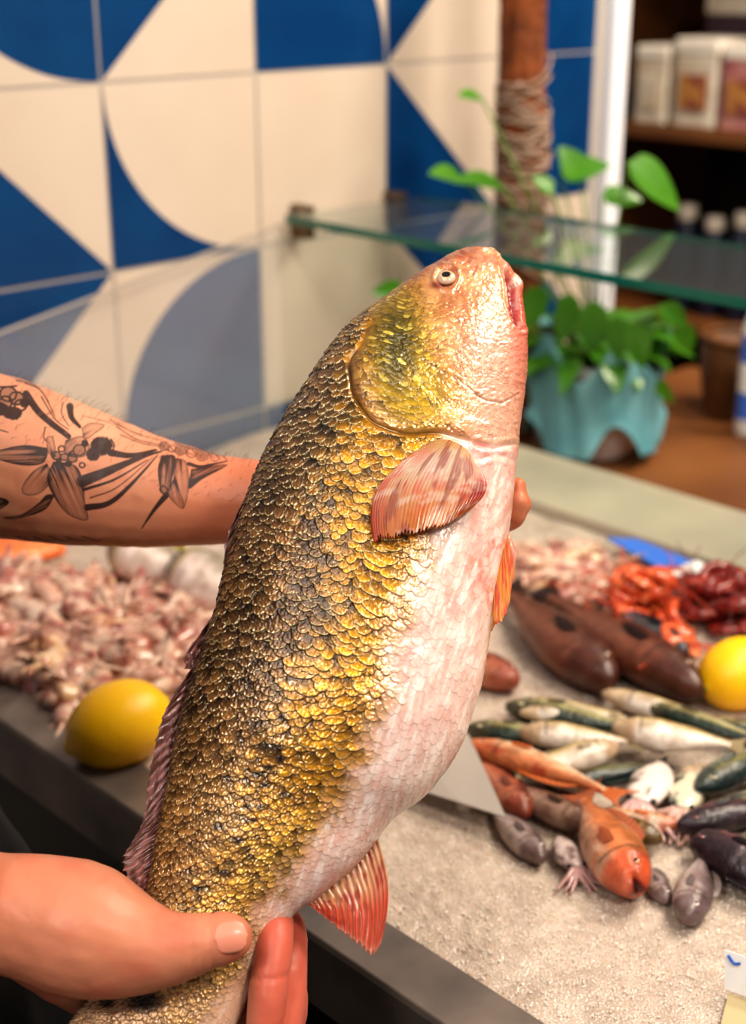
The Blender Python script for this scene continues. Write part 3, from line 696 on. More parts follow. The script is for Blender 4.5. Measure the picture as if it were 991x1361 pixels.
# torso, hips, neck
for s in (-1, 1):
    chain(bm_, [T4(0, .15*s, 1.41, .055), T4(.0, .10*s, 1.36, .09), T4(.01, .075*s, 1.22, .105), T4(.01, .065*s, 1.05, .10), T4(0, .08*s, .93, .105)])
    chain(bm_, [T4(0, .09*s, .93, .095), T4(.02, .10*s, .72, .078), T4(.03, .10*s, .50, .055), T4(.0, .10*s, .38, .056), T4(-.02, .10*s, .12, .036), T4(-.02, .10*s, .07, .034)])
    chain(bm_, [T4(-.02, .10*s, .045, .034), T4(.08, .11*s, .035, .03), T4(.16, .12*s, .028, .022)])
chain(bm_, [T4(0, 0, 1.40, .08), T4(.005, 0, 1.47, .058), T4(.02, 0, 1.56, .055)])
chain(bm_, [T4(0, -.16, 1.43, .045), T4(0, 0, 1.46, .05), T4(0, .16, 1.43, .045)])
# head
hc_ = TP(.03, 0, 1.665)
Rh = Matrix(((FACE[0], SIDE[0], 0), (FACE[1], SIDE[1], 0), (0, 0, 1)))
bm_.ell(hc_, (.098, .078, .118), 32, 24, R=Rh)
bm_.ell(TP(.075, 0, 1.60), (.045, .048, .055), 24, 16, R=Rh)
chain(bm_, [T4(.122, 0, 1.675, .010), T4(.142, 0, 1.635, .014), T4(.128, 0, 1.622, .010)])
for s in (-1, 1):
    bm_.ell(TP(.02, .080*s, 1.655), (.018, .010, .032), 16, 12, R=Rh)
    bm_.ell(TP(.108, .034*s, 1.655), (.014, .02, .012), 16, 12, R=Rh)
bm_.ell(TP(.118, 0, 1.597), (.010, .026, .008), 16, 12, R=Rh); bm_.ell(TP(.116, 0, 1.585), (.010, .022, .007), 16, 12, R=Rh)
# far (tattooed) arm
elb = PX(-150, 588, 1.0, .050)
chain(bm_, [T4(0, .17, 1.405, .062), T4(.02, .20, 1.32, .055), elb], 4)
chain(bm_, [elb, PX(-70, 597, 1.0, .0575), PX(0, 608, 1.0, .0575), PX(90, 630, .998, .0505), PX(190, 652, .995, .0405), PX(275, 663, .992, .0325), PX(345, 667, .988, .0290)], 4)
# far hand: palm behind the flank, fingers closing over the belly edge
for k, dy in enumerate((-34, -10, 14, 36)):
    chain(bm_, [PX(345, 668+dy*.35, .986, .022), PX(430, 668+dy*.8, .977, .019), PX(530, 668+dy, .962, .0145)], 2)
far_f = [((530, 636, .962, .0120), (590, 628, .956, .0098), (650, 640, .944, .0086), (682, 648, .930, .0070), (688, 646, .915, .0060)),
         ((535, 662, .962, .0120), (600, 660, .958, .0100), (660, 668, .946, .0092), (688, 670, .926, .0082), (689, 667, .912, .0072)),
         ((532, 688, .962, .0118), (600, 692, .958, .0098), (655, 694, .946, .0088), (680, 688, .930, .0080), (683, 684, .914, .0068)),
         ((525, 710, .962, .0105), (585, 716, .958, .0086), (630, 720, .948, .0076), (650, 720, .938, .0068))]
for f in far_f: chain(bm_, [PX(*q) for q in f], 3)
chain(bm_, [PX(400, 640, .980, .018), PX(450, 600, .972, .0135), PX(500, 585, .966, .011), PX(535, 572, .962, .009)], 3)
# near arm and hand gripping the tail stem
elr = T4(.10, -.21, 1.12, .048)
chain(bm_, [T4(0, -.17, 1.405, .062), T4(-.02, -.22, 1.28, .052), elr], 4)
chain(bm_, [elr, PX(-260, 1185, .775, .050), PX(-120, 1200, .782, .038), PX(-10, 1210, .787, .0318)], 3)
chain(bm_, [PX(-10, 1210, .787, .0318), PX(60, 1222, .785, .0350), PX(110, 1236, .782, .0365), PX(165, 1254, .777, .0285), PX(215, 1261, .771, .0208), PX(262, 1254, .771, .0166), PX(296, 1247, .774, .0146), PX(308, 1246, .776, .0120)], 4)
chain(bm_, [PX(30, 1212, .795, .031), PX(100, 1222, .812, .033), PX(160, 1240, .845, .028), PX(225, 1262, .868, .023), PX(300, 1272, .872, .015)], 3)
chain(bm_, [PX(60, 1240, .80, .030), PX(120, 1290, .835, .026), PX(200, 1330, .866, .022), PX(280, 1345, .870, .014)], 3)
near_f = [((270, 1262, .872, .0125), (332, 1194, .868, .0108), (358, 1190, .842, .0105), (366, 1240, .808, .0108), (356, 1318, .793, .0112), (348, 1378, .788, .0098)),
          ((280, 1290, .874, .0125), (345, 1226, .874, .0112), (380, 1228, .850, .0106), (385, 1278, .822, .0106), (380, 1350, .806, .0108), (368, 1400, .800, .0092)),
          ((280, 1318, .874, .0120), (350, 1290, .876, .0108), (382, 1300, .856, .0104), (385, 1350, .830, .0104), (368, 1405, .812, .0100), (350, 1440, .806, .0088)),
          ((270, 1345, .872, .0105), (335, 1345, .874, .0092), (365, 1360, .856, .0088), (365, 1410, .832, .0088), (345, 1450, .816, .0080))]
for f in near_f: chain(bm_, [PX(*q) for q in f], 4)
tmp = bm_.build('person', [], smooth=False)
mod = tmp.modifiers.new('r', 'REMESH'); mod.mode = 'VOXEL'; mod.voxel_size = .0024; mod.use_smooth_shade = True
s_ = tmp.modifiers.new('s', 'SMOOTH'); s_.factor = .5; s_.iterations = 7
dg = bpy.context.evaluated_depsgraph_get(); ev = tmp.evaluated_get(dg); me = bpy.data.meshes.new_from_object(ev)
bpy.data.objects.remove(tmp)
nV = len(me.vertices); co = np.empty(nV*3, np.float32); me.vertices.foreach_get('co', co); co = co.reshape(-1, 3).astype(float)
no = np.empty(nV*3, np.float32); me.vertices.foreach_get('normal', no); no = no.reshape(-1, 3)
bx_, by_, bd_ = projv(co)
# creases: folds of skin at the knuckles of the near hand
def crease(px, py, d, axis_px, w_, dep, ln):
    p_ = P(px, py, d); a_ = P(px+axis_px[0], py+axis_px[1], d)-p_; a_ /= np.linalg.norm(a_)
    v = co-p_; al = v@a_; r_ = np.linalg.norm(v-al[:, None]*a_, axis=1)
    return -dep*np.exp(-(al/w_)**2)*(r_ < ln)
disp = 0
for args in [(285, 1250, .772, (1, -.1), .0013, .0010, .022), (262, 1254, .771, (1, -.1), .0012, .0007, .022), (272, 1253, .771, (1, -.1), .0010, .0006, .022), (366, 1240, .82, (0, 1), .0012, .0009, .016), (362, 1290, .80, (0, 1), .0012, .0009, .016), (388, 1275, .835, (0, 1), .0012, .0009, .014)]:
    disp = disp+crease(*args)
disp = disp+.0010*(fbm(co[:, 0]*90+co[:, 1]*60, co[:, 2]*90, 3, 2)-.5)+.0016*np.sin(0)
co2 = co+no*disp[:, None]; me.vertices.foreach_set('co', co2.astype(np.float32).ravel())
# colour: redder palms, knuckles and wrist
sk = np.broadcast_to(C(208, 150, 120), (nV, 3)).copy()
n_ = fbm(co[:, 0]*22+co[:, 1]*11, co[:, 2]*22, 8, 3)
sk = mixc(sk, C(196, 128, 98), sstep(.35, .65, n_)*.8)
near = sstep(.93, .88, bd_)*sstep(-200, -60, bx_)*sstep(1000, 1100, by_)
sk = mixc(sk, C(210, 134, 104), near*.9)
sk = mixc(sk, C(204, 104, 82), near*sstep(.40, .75, fbm(bx_/46, by_/46, 12, 3))*.45)
sk = mixc(sk, C(206, 100, 80), near*sstep(325, 350, bx_)*.85)
sk = mixc(sk, C(206, 92, 76), near*np.exp(-(((bx_-308)/26)**2+((by_-1246)/34)**2))*.35)
farw = sstep(.94, .96, bd_)*sstep(170, 330, bx_)*sstep(900, 800, by_)
sk = mixc(sk, C(202, 116, 84), farw*.7)
sk = mixc(sk, C(206, 104, 66), sstep(.9, .92, bd_)*sstep(640, 670, bx_)*sstep(800, 760, by_))
sk = sk*(1-.10*near[:, None])
a = me.color_attributes.new('Col', 'FLOAT_COLOR', 'POINT'); a.data.foreach_set('color', np.concatenate([sk, np.ones((nV, 1))], 1).astype(np.float32).ravel())
# tattoo coordinates on the forearm's outer side
lm = np.empty(len(me.loops), np.int32); me.loops.foreach_get('vertex_index', lm)
onarm = (bd_ > .93) & (bx_ < 372) & (bx_ > -100) & (by_ > 470) & (by_ < 760) & ((no@(-ray(150, 620))) > -.25)
uvu = np.where(onarm, (bx_+40)/400, -1.0); uvv = np.where(onarm, 1-(by_-480)/260, -1.0)
uvl = me.uv_layers.new(name='ink'); uvl.data.foreach_set('uv', np.stack([uvu[lm], uvv[lm]], 1).astype(np.float32).ravel())
# ---- the drawing itself
TW, THh = 1600, 1040          # 4 dots per unit; x from -40..360, y from 480..740
ink = np.zeros((THh, TW), np.float32)
def zc(p): return ((p[0]/2.753+40)*4, (p[1]/2.753)*4)
def stroke(pts, w0, w1=None, dark=.85, wm=None):
    w1 = w0 if w1 is None else w1; pts = [zc(p) for p in pts]; c_ = catmull(pts, max(6, 8*len(pts))) if len(pts) > 2 else np.array(pts, float)
    mw = max(w0, w1, wm or 0)*1.5+3; x0, y0 = c_.min(0)-mw; x1, y1 = c_.max(0)+mw
    x0, y0 = max(0, int(x0)), max(0, int(y0)); x1, y1 = min(TW, int(x1)+1), min(THh, int(y1)+1)
    if x1 <= x0 or y1 <= y0: return
    yy, xx = np.mgrid[y0:y1, x0:x1].astype(float); d, _, pr = pdist(xx, yy, [tuple(q) for q in c_])
    w_ = lerp(w0, w1, pr) if wm is None else w0+(wm-w0)*np.sin(pr*math.pi)**.8
    w_ = w_*1.45/2
    al = sstep(w_+1.6, w_-1.0, d)*dark*(.8+.4*fbm(xx/16, yy/16, 3, 2)); ink[y0:y1, x0:x1] = np.maximum(ink[y0:y1, x0:x1], al)
def petal(pts, root, tipp, fill=.35, edge=.85, streaks=8, lw=3.0):
    zp = [zc(p) for p in pts]; c_ = catmull(zp+[zp[0]], 10*len(zp)); r_, t2 = np.array(zc(root)), np.array(zc(tipp))
    x0, y0 = np.maximum(c_.min(0)-4, 0).astype(int); x1, y1 = np.minimum(c_.max(0)+4, [TW, THh]).astype(int)
    if x1 <= x0 or y1 <= y0: return
    yy, xx = np.mgrid[y0:y1, x0:x1].astype(float); ins = inpoly(xx, yy, [tuple(q) for q in c_]); d, _, _ = pdist(xx, yy, [tuple(q) for q in c_])
    ax = t2-r_; l = np.linalg.norm(ax); ax /= l; al = ((xx-r_[0])*ax[0]+(yy-r_[1])*ax[1])/l; cr = (-(xx-r_[0])*ax[1]+(yy-r_[1])*ax[0])
    st_ = fbm(cr/7+3, al*2.2, 17, 2)
    f = fill*(.25+1.5*st_**1.6)*(1.0-.75*np.clip(al, 0, 1))+.55*fill*np.exp(-d/12)+fill*1.1*np.exp(-np.abs(cr)/5)*np.clip(1-al, 0, 1)
    blk = ink[y0:y1, x0:x1]; blk = np.where(ins, blk*.25+np.clip(f, 0, .9), blk); blk = np.maximum(blk, edge*sstep(lw*.8, lw*.25, d)*.9); ink[y0:y1, x0:x1] = blk
def blob(c_, r, dark=.9, ry=None):
    x, y = zc(c_); rx = r*1.453; ry = (ry or r)*1.453; x0, x1 = max(0, int(x-rx-4)), min(TW, int(x+rx+4)); y0, y1 = max(0, int(y-ry-4)), min(THh, int(y+ry+4))
    if x1 <= x0 or y1 <= y0: return
    yy, xx = np.mgrid[y0:y1, x0:x1].astype(float); q = np.sqrt(((xx-x)/rx)**2+((yy-y)/ry)**2)+.25*(fbm(xx/14, yy/14, 9, 2)-.5)
    ink[y0:y1, x0:x1] = np.maximum(ink[y0:y1, x0:x1], sstep(1.05, .85, q)*dark)
def ring(c_, r, lw=3, dark=.85): stroke([(c_[0]+r*math.cos(t), c_[1]+r*math.sin(t)*.9) for t in np.linspace(0, 6.3, 12)], lw, lw, dark)
# long stems and leaves
stroke([(405, 335), (480, 345), (570, 325)], 26, 8, .8); stroke([(300, 440), (400, 400), (520, 350), (590, 330)], 44, 6, .75); stroke([(305, 470), (420, 432), (540, 360)], 12, 3, .8)
stroke([(318, 535), (400, 518), (480, 450), (575, 345)], 24, 4, .88); stroke([(330, 500), (430, 460), (560, 350)], 5, 2, .7)
stroke([(95, 120), (150, 195), (250, 275)], 26, 20, .75); stroke([(150, 130), (200, 210), (250, 250)], 4, 3, .8); stroke([(255, 165), (262, 205), (292, 240)], 26, 10, .85)
stroke([(90, 80), (150, 110), (200, 200)], 5, 3, .75); stroke([(60, 70), (130, 90), (180, 150)], 5, 2, .6); stroke([(230, 150), (225, 190), (250, 235)], 4, 3, .7)
stroke([(165, 240), (160, 280), (180, 300)], 4, 3, .8); stroke([(425, 240), (500, 285), (600, 310)], 4, 3, .6); stroke([(400, 215), (500, 265), (590, 290)], 4, 2, .55); stroke([(440, 270), (520, 300), (600, 315)], 4, 3, .55)
stroke([(300, 200), (400, 225), (520, 270)], 3, 2, .5)
petal([(300, 245), (330, 228), (380, 235), (350, 262), (310, 285)], (300, 270), (380, 235), .3)
petal([(172, 318), (90, 308), (0, 325), (-60, 345), (0, 362), (80, 380), (150, 375), (172, 345)], (172, 340), (-60, 345), .8)
petal([(200, 490), (160, 545), (60, 575), (15, 572), (80, 560), (140, 520), (170, 490)], (200, 490), (15, 572), .7)
petal([(172, 375), (120, 405), (82, 460), (92, 488), (145, 482), (190, 430)], (180, 370), (85, 480), .5)
petal([(195, 368), (172, 430), (200, 500), (250, 560), (318, 580), (310, 520), (300, 430), (270, 380)], (225, 370), (315, 580), .65, streaks=12)
petal([(170, 280), (190, 275), (200, 310), (200, 350), (175, 330)], (190, 340), (175, 280), .4)
petal([(240, 290), (300, 275), (325, 310), (310, 345), (265, 350), (235, 330)], (250, 340), (310, 290), .5)
for c_, r in (((205, 345), 15), ((235, 350), 13), ((265, 355), 15), ((290, 325), 20), ((30, 120), 28), ((60, 135), 24), ((20, 150), 22), ((600, 310), 16), ((660, 325), 16), ((740, 345), 18)): blob(c_, r, .38)
for c_, r in (((205, 345), 16), ((235, 350), 14), ((265, 355), 16), ((290, 325), 22), ((225, 320), 12), ((300, 380), 10)): ring(c_, r, 5)
blob((372, 310), 42, .92, 36); blob((340, 340), 26, .9); blob((310, 300), 14, .85); blob((215, 365), 12, .8); blob((250, 375), 14, .8); stroke([(405, 285), (418, 310), (400, 345)], 5, 4, .9)
# bud at the elbow end
for c_, r in (((30, 120), 30), ((60, 135), 26), ((20, 150), 24), ((75, 160), 22)): ring(c_, r, 7, .9)
blob((45, 190), 36, .92, 26); blob((5, 175), 26, .9); blob((90, 150), 20, .8); stroke([(-60, 100), (0, 95), (60, 90)], 10, 6, .8)
petal([(-110, 60), (-50, 70), (0, 110), (-50, 130), (-110, 120)], (0, 110), (-110, 80), .6)
# second flower
petal([(590, 345), (578, 400), (588, 470), (610, 488), (628, 430), (640, 350)], (615, 345), (600, 485), .95)
petal([(645, 355), (635, 420), (645, 490), (672, 535), (690, 450), (680, 370)], (660, 355), (672, 535), .4)
petal([(640, 420), (615, 480), (640, 520), (672, 532)], (640, 430), (660, 530), .5)
petal([(700, 395), (690, 465), (740, 430), (830, 380), (770, 385)], (700, 440), (830, 380), .8); stroke([(690, 375), (740, 385), (830, 365)], 14, 4, .85)
stroke([(608, 490), (570, 535), (545, 570), (518, 612)], 22, 3, .82); stroke([(597, 455), (612, 470), (598, 485), (584, 468), (597, 455)], 5, 5, .8)
for c_, r in (((600, 310), 18), ((630, 320), 14), ((660, 325), 20), ((700, 335), 18), ((740, 345), 22), ((785, 352), 16)): ring(c_, r, 4, .55)
for k in range(9): stroke([(590+k*28, 300+k*6), (610+k*26, 325+k*3), (640+k*24, 332+k*4)], 5, 3, .5)
stroke([(640, 300), (720, 325), (820, 345)], 7, 3, .5)
for k in range(5): stroke([(60+k*60, 640+3*(k % 2)), (110+k*60, 655), (150+k*55, 652)], 4, 2, .6)
petal([(-110, 560), (-60, 520), (0, 500), (30, 520), (-40, 560)], (30, 515), (-110, 560), .6); stroke([(-110, 220), (-40, 240), (30, 260)], 10, 4, .6)
img = bpy.data.images.new('forearm_ink', TW, THh, alpha=False, float_buffer=False)
img.colorspace_settings.name = 'Non-Color'
px_ = np.ones((THh, TW, 4), np.float32); px_[..., :3] = np.clip(ink*1.45, 0, 1)[::-1, :, None]; img.pixels.foreach_set(px_.ravel()); img.update(); img.pack()
m_skin = pmat('skin', rough=.42, attr=True, spec=.4, sss=.10, ssr=(.008,), bump=(160, .25, .0012))
nt = m_skin.node_tree; bs = nt.nodes[m_skin['bsdf']]; at = [n for n in nt.nodes if n.bl_idname == 'ShaderNodeAttribute'][0]
uvn = nt.nodes.new('ShaderNodeUVMap'); uvn.uv_map = 'ink'; it = nt.nodes.new('ShaderNodeTexImage'); it.image = img; it.extension = 'CLIP'; nt.links.new(uvn.outputs[0], it.inputs[0])
mx = nt.nodes.new('ShaderNodeMix'); mx.data_type = 'RGBA'; mx.blend_type = 'MIX'; mf = nt.nodes.new('ShaderNodeMath'); mf.operation = 'MULTIPLY'; mf.inputs[1].default_value = .93
nt.links.new(it.outputs['Color'], mf.inputs[0]); nt.links.new(mf.outputs[0], mx.inputs['Factor']); nt.links.new(at.outputs['Color'], mx.inputs['A']); mx.inputs['B'].default_value = rgb(24, 23, 28)
nt.links.new(mx.outputs['Result'], bs.inputs['Base Color'])
person = link('person', me, m_skin)
tag(person, 'person in black apron with a flower-tattooed forearm, holding up the big fish', 'person')
m_nail = pmat('nail', rgb(216, 138, 114), .38, coat=.15)
# thumbnail
tp = P(302, 1246, .774); nn_ = np.array([0, 0, CZ])-tp; nn_ /= np.linalg.norm(nn_); ax_ = P(322, 1244, .776)-P(280, 1250, .772); ax_ /= np.linalg.norm(ax_)
nn_ = nn_-ax_*(nn_@ax_); nn_ /= np.linalg.norm(nn_); cr_ = np.cross(nn_, ax_)
V = []; ku, kv = 16, 14
for i in range(ku):
    for j in range(kv):
        a = (i/(ku-1)-.5)*2; b_ = (j/(kv-1)-.5)*2; lim = math.sqrt(max(0, 1-abs(a)**3.5)); th = b_*lim*.62
        V.append(tp+ax_*(a*.0088+.0006)+(nn_*math.cos(th)+cr_*math.sin(th))*(.01455-.0012*max(0, a)**2))
nm = link('thumbnail', mesh_np('thumbnail', V, grid_quads(ku, kv)), m_nail, person)
so = nm.modifiers.new('t', 'SOLIDIFY'); so.thickness = .0006; so.offset = 0
# forearm hair
hv = MB(); rg = np.random.default_rng(5); idx = np.where((bd_ > .93) & (bx_ > -60) & (bx_ < 330) & (by_ > 470) & (by_ < 760) & (no[:, 2] > .35))[0]
for i in rg.choice(idx, 420, replace=False):
    p_ = co2[i]; n1_ = no[i]*.5+np.array([.75, 0, .25])*(.6+.4*rg.random())+rg.normal(size=3)*.2; n1_ /= np.linalg.norm(n1_); l_ = rg.uniform(.004, .009)
    hv.tube([p_, p_+n1_*l_*.5+no[i]*.0006, p_+n1_*l_-np.array([0, 0, .0008])], [.00012, .0001, .00004], 3, caps=False)
hh = hv.build('arm_hair', pmat('arm_hair', rgb(96, 62, 40), .5), person); hh['kind'] = 'stuff'
# ---- clothes
m_cloth = pmat('black_cloth', rgb(26, 26, 30), .85, noise=(40, rgb(14, 14, 17), .3), bump=(300, .3, .001))
m_shirt = pmat('dark_shirt', rgb(24, 26, 32), .9, bump=(300, .3, .001))
def loft(name, rings, m, n=48, parent=None, a0=0, a1=2*math.pi, th=.003, wr=.006):
    """rings: (centre f, s, z, rf, rs)"""
    R = catmull(np.array(rings, float), 40); V = []; full = abs(a1-a0-2*math.pi) < 1e-6; nn2 = n
    for i, (f, s, z, rf, rs) in enumerate(R):
        for k in range(n):
            a = a0+(a1-a0)*k/(n if full else n-1); w_ = 1+wr/.15*math.sin(a*7+i*.12)*math.sin(i*.2+a*3)
            V.append(TP(f+rf*math.cos(a)*w_, s+rs*math.sin(a)*w_, z))
    o = link(name, mesh_np(name, V, grid_quads(40, n, full)), m, parent); so = o.modifiers.new('t', 'SOLIDIFY'); so.thickness = th; so.offset = 1; return o
loft('shirt', [(0, 0, .88, .135, .195), (.01, 0, 1.05, .128, .180), (.01, 0, 1.22, .130, .192), (0, 0, 1.36, .118, .215), (0, 0, 1.44, .09, .17), (.005, 0, 1.49, .068, .075), (.01, 0, 1.50, .066, .068)], m_shirt, parent=person)
def sleeve(name, pts, m):
    b = MB(); c_ = catmull(np.array(pts, float), 16); b.tube([q[:3] for q in c_], [q[3] for q in c_], 32, caps=False); o = b.build(name, m, person); so = o.modifiers.new('t', 'SOLIDIFY'); so.thickness = .003; so.offset = 1
sleeve('sleeve', [T4(0, .14, 1.42, .075), T4(.0, .18, 1.38, .072), T4(.02, .20, 1.31, .068), (elb[0]*.55+TP(.02, .20, 1.32)[0]*.45, elb[1]*.55+TP(.02, .20, 1.32)[1]*.45, elb[2]*.5+1.32*.5, .068)], m_shirt)
sleeve('sleeve', [T4(0, -.14, 1.42, .075), T4(.0, -.18, 1.38, .072), T4(-.02, -.215, 1.29, .066), T4(.02, -.218, 1.22, .066)], m_shirt)
loft('apron', [(.03, 0, .45, .22, .24), (.03, 0, .70, .20, .225), (.03, 0, .93, .175, .215), (.02, 0, 1.02, .160, .20), (.01, 0, 1.15, .142, .19), (.01, 0, 1.30, .138, .17), (.01, 0, 1.36, .132, .14)], m_cloth, n=40, parent=person, a0=-1.45, a1=1.45, th=.003, wr=.010)
for s in (-1, 1):
    b = MB(); b.tube([TP(.115, .10*s, 1.35), TP(.085, .10*s, 1.44), TP(.03, .085*s, 1.495), TP(-.05, .05*s, 1.50)], .006, 8, squash=.4); b.build('apron_strap', m_cloth, person)
    b = MB(); c_ = catmull(np.array([T4(0, .085*s, .95, .115), T4(.02, .10*s, .72, .096), T4(.03, .105*s, .50, .078), T4(.0, .105*s, .30, .070), T4(-.015, .105*s, .10, .062)]), 20)
    b.tube([q[:3] for q in c_], [q[3] for q in c_], 32, caps=False); b.build('trouser_leg', m_cloth, person)
    b = MB(); c_ = catmull(np.array([T4(-.05, .10*s, .05, .040), T4(.02, .105*s, .052, .048), T4(.10, .115*s, .045, .044), T4(.175, .125*s, .038, .036)]), 12)
    for i in range(11): capsule(b, c_[i, :3], c_[i+1, :3], c_[i, 3], c_[i+1, 3])
    b.build('shoe', m_cloth, person)
    b = MB(); b.ell(TP(.112, .034*s, 1.660), (.012, .014, .012), 16, 12, R=Rh); b.build('eye', pmat('eye_white', rgb(230, 226, 220), .2), person)
    b = MB(); b.tube([TP(.118, .016*s, 1.685), TP(.122, .034*s, 1.692), TP(.108, .055*s, 1.684)], .004, 8, squash=.5); b.build('eyebrow', pmat('brow', rgb(50, 34, 24), .8), person)
b = MB(); V = []
for i in range(24):
    th = i/23*math.pi*.52
    for k in range(48):
        a = 2*math.pi*k/48; lim = 1.0 if math.cos(a) < .3 else .78
        t2 = th*lim*(1.25 if math.cos(a) < 0 else 1); w_ = 1+.02*math.sin(a*23+i)
        V.append(hc_+np.array(Rh @ Vector((.107*math.sin(t2)*math.cos(a)*w_, .087*math.sin(t2)*math.sin(a)*w_, .127*math.cos(t2)))))
o = link('hair', mesh_np('hair', V, grid_quads(24, 48, True)), pmat('hair', rgb(48, 32, 22), .6, bump=(200, .6, .003)), person); so = o.modifiers.new('t', 'SOLIDIFY'); so.thickness = .008
# ================================================================== FISH AND SHELLFISH ON THE ICE
m_sf = pmat('wet_fish_skin', rough=.42, attr=True, coat=.35, spec=.5, noise=(70, rgb(190, 176, 164), .2), bump=(180, .7, .0016))
m_sfin = pmat('small_fin', rough=.35, attr=True, coat=.3, translucent=.25)
m_seye = pmat('small_eye', rough=.08, attr=True, coat=1)
PAL = {   # back, flank, belly, head, fin, eye ring
    'mackerel': ((34, 58, 42), (150, 152, 120), (226, 214, 192), (96, 92, 72), (96, 88, 70), (210, 196, 150)),
    'silver': ((136, 122, 84), (226, 212, 184), (244, 236, 226), (214, 186, 150), (176, 156, 120), (220, 210, 190)),
    'mullet': ((216, 136, 90), (238, 188, 146), (246, 226, 206), (216, 112, 62), (228, 128, 70), (230, 190, 150)),
    'orange': ((168, 98, 50), (216, 128, 76), (232, 188, 160), (216, 88, 46), (196, 110, 70), (180, 110, 70)),
    'grouper': ((60, 30, 22), (96, 50, 34), (138, 82, 60), (80, 40, 28), (52, 28, 22), (120, 80, 50)),
    'black': ((14, 16, 28), (36, 40, 56), (96, 94, 100), (20, 22, 34), (16, 18, 26), (80, 80, 80)),
    'rust': ((96, 36, 28), (170, 92, 66), (214, 142, 110), (150, 70, 50), (150, 90, 70), (160, 110, 80)),
    'brown': ((92, 62, 48), (140, 104, 88), (186, 158, 142), (104, 74, 60), (96, 70, 56), (170, 140, 110)),
    'grey': ((108, 92, 94), (156, 138, 138), (204, 190, 186), (120, 100, 104), (130, 112, 110), (210, 200, 190)),
    'purple': ((40, 26, 36), (62, 42, 52), (150, 96, 104), (48, 30, 40), (36, 24, 30), (120, 70, 70)),
    'olive': ((78, 58, 22), (126, 98, 46), (170, 140, 90), (90, 66, 28), (90, 66, 34), (150, 120, 70)),
    'bream': ((150, 140, 122), (250, 232, 222), (255, 238, 230), (70, 64, 34), (190, 170, 70), (220, 196, 60)),
    'teal': ((22, 46, 46), (64, 88, 80), (180, 178, 160), (24, 44, 46), (40, 56, 52), (190, 180, 140)),
}
def small_fish(name, head, tail, kind, hl=.24, tl=.14, zoff=.0, roll=0.0, label=None, cat='fish', group=None, mouth=False, stripes=0, seed=0, bend=0.0, tailfin=True, cut=False, nr=54, nc=36):
    """head / tail: points on the ice, in the counter's plane; the fish lies on its side"""
    hp, tp_ = np.asarray(head), np.asarray(tail); d = hp-tp_; Lh = float(np.hypot(d[0], d[1])); rz = math.atan2(d[1], d[0])
    mid = (hp+tp_)/2; e_, u_ = EU(mid); zc_ = float(ice_h(e_, u_))+tl*Lh*.5*.9+zoff
    root = empty(name, (mid[0], mid[1], zc_), rz, label, cat, group)
    M = Matrix.Translation((mid[0], mid[1], zc_)) @ Matrix.Rotation(rz, 4, 'Z') @ Matrix.Rotation(roll, 4, 'X')
    pal = [C(*q) for q in PAL[kind]]
    s = np.linspace(0, 1, nr); body_end = .84 if tailfin else 1.0
    prof_h = np.interp(s, [0, .015, .05, .12, .22, .35, .5, .65, .8, .9, 1], [.10, .30, .48, .70, .90, 1, .96, .78, .48, .30, .26])
    prof_h = np.convolve(np.pad(prof_h, 2, 'edge'), np.ones(5)/5, 'valid'); prof_h[0] = .14
    if not tailfin: prof_h[-6:] *= np.sqrt(np.linspace(1, .02, 6))
    x = .5-s*body_end; hh = prof_h*hl/2
    tt_ = np.interp(s, [0, .05, .2, .4, .7, 1], [.3, .6, .95, 1, .6, .18])*tl/2
    ph = np.linspace(0, 2*math.pi, nc, endpoint=False)
    yb = np.cos(ph)[None]*hh[:, None]; zb = np.sin(ph)[None]*tt_[:, None]
    # the belly sags a little below the back line
    yb = yb-.02*hl*np.sin(s*math.pi)[:, None]
    bx = x[:, None]+0*yb
    if mouth:
        mm_ = (s < .07)[:, None]; bx = bx-np.where(mm_, .05*(1-np.abs(np.cos(ph))[None])*(1-s[:, None]/.07), 0)
    sag = bend*(bx*2)**2
    # gill lip
    gl = np.exp(-((s-.235)/.012)**2)[:, None]*(np.abs(np.cos(ph))[None] < .8)*.018*hl; zb = zb-np.sign(zb)*gl
    V = np.stack([bx, yb+sag, zb], -1)*Lh
    t = np.cos(ph)[None]+0*bx; sgrid = s[:, None]+0*bx
    nn = fbm(bx*18+seed, yb*40+seed, seed+3, 3)
    cb = mixc(np.broadcast_to(pal[2], t.shape+(3,)), pal[1], sstep(-.75, .0, t+.5*(nn-.5)))
    cb = mixc(cb, pal[0], sstep(.05, .62, t+.7*(nn-.5)))
    if kind in ('mackerel', 'teal'):
        st_ = sstep(.1, .5, np.sin(bx*115+t*5+5*nn))*sstep(.15, .5, t); cb = mixc(cb, C(16, 26, 22), st_*.8)
        cb = mixc(cb, C(206, 186, 96), np.exp(-((t-.12)/.2)**2)*.35)
    if kind in ('grouper', 'olive', 'orange', 'purple', 'rust', 'brown'): cb = mixc(cb, pal[1]*1.5, sstep(.58, .8, fbm(bx*34, yb*60, seed+8, 2))*.6)
    if kind == 'silver': cb = mixc(cb, C(216, 178, 60), np.exp(-((t-.25)/.16)**2)*.6)
    cb = mixc(cb, pal[3], sstep(.24, .16, sgrid)*.8)
    if kind == 'bream': cb = mixc(cb, C(210, 176, 30), np.exp(-((sgrid-.25)/.03)**2)*.8); 
    if kind == 'mullet': cb = mixc(cb, C(206, 60, 34), sstep(.6, .8, nn)*.6)
    if kind == 'bream': cb = mixc(cb, C(26, 24, 20), np.exp(-((sgrid-.17)/.05)**2)*sstep(-.9, -.2, t))
    cb = mixc(cb, C(40, 16, 12), np.exp(-((sgrid-.245)/.008)**2)*(np.abs(t) < .8)*.6)
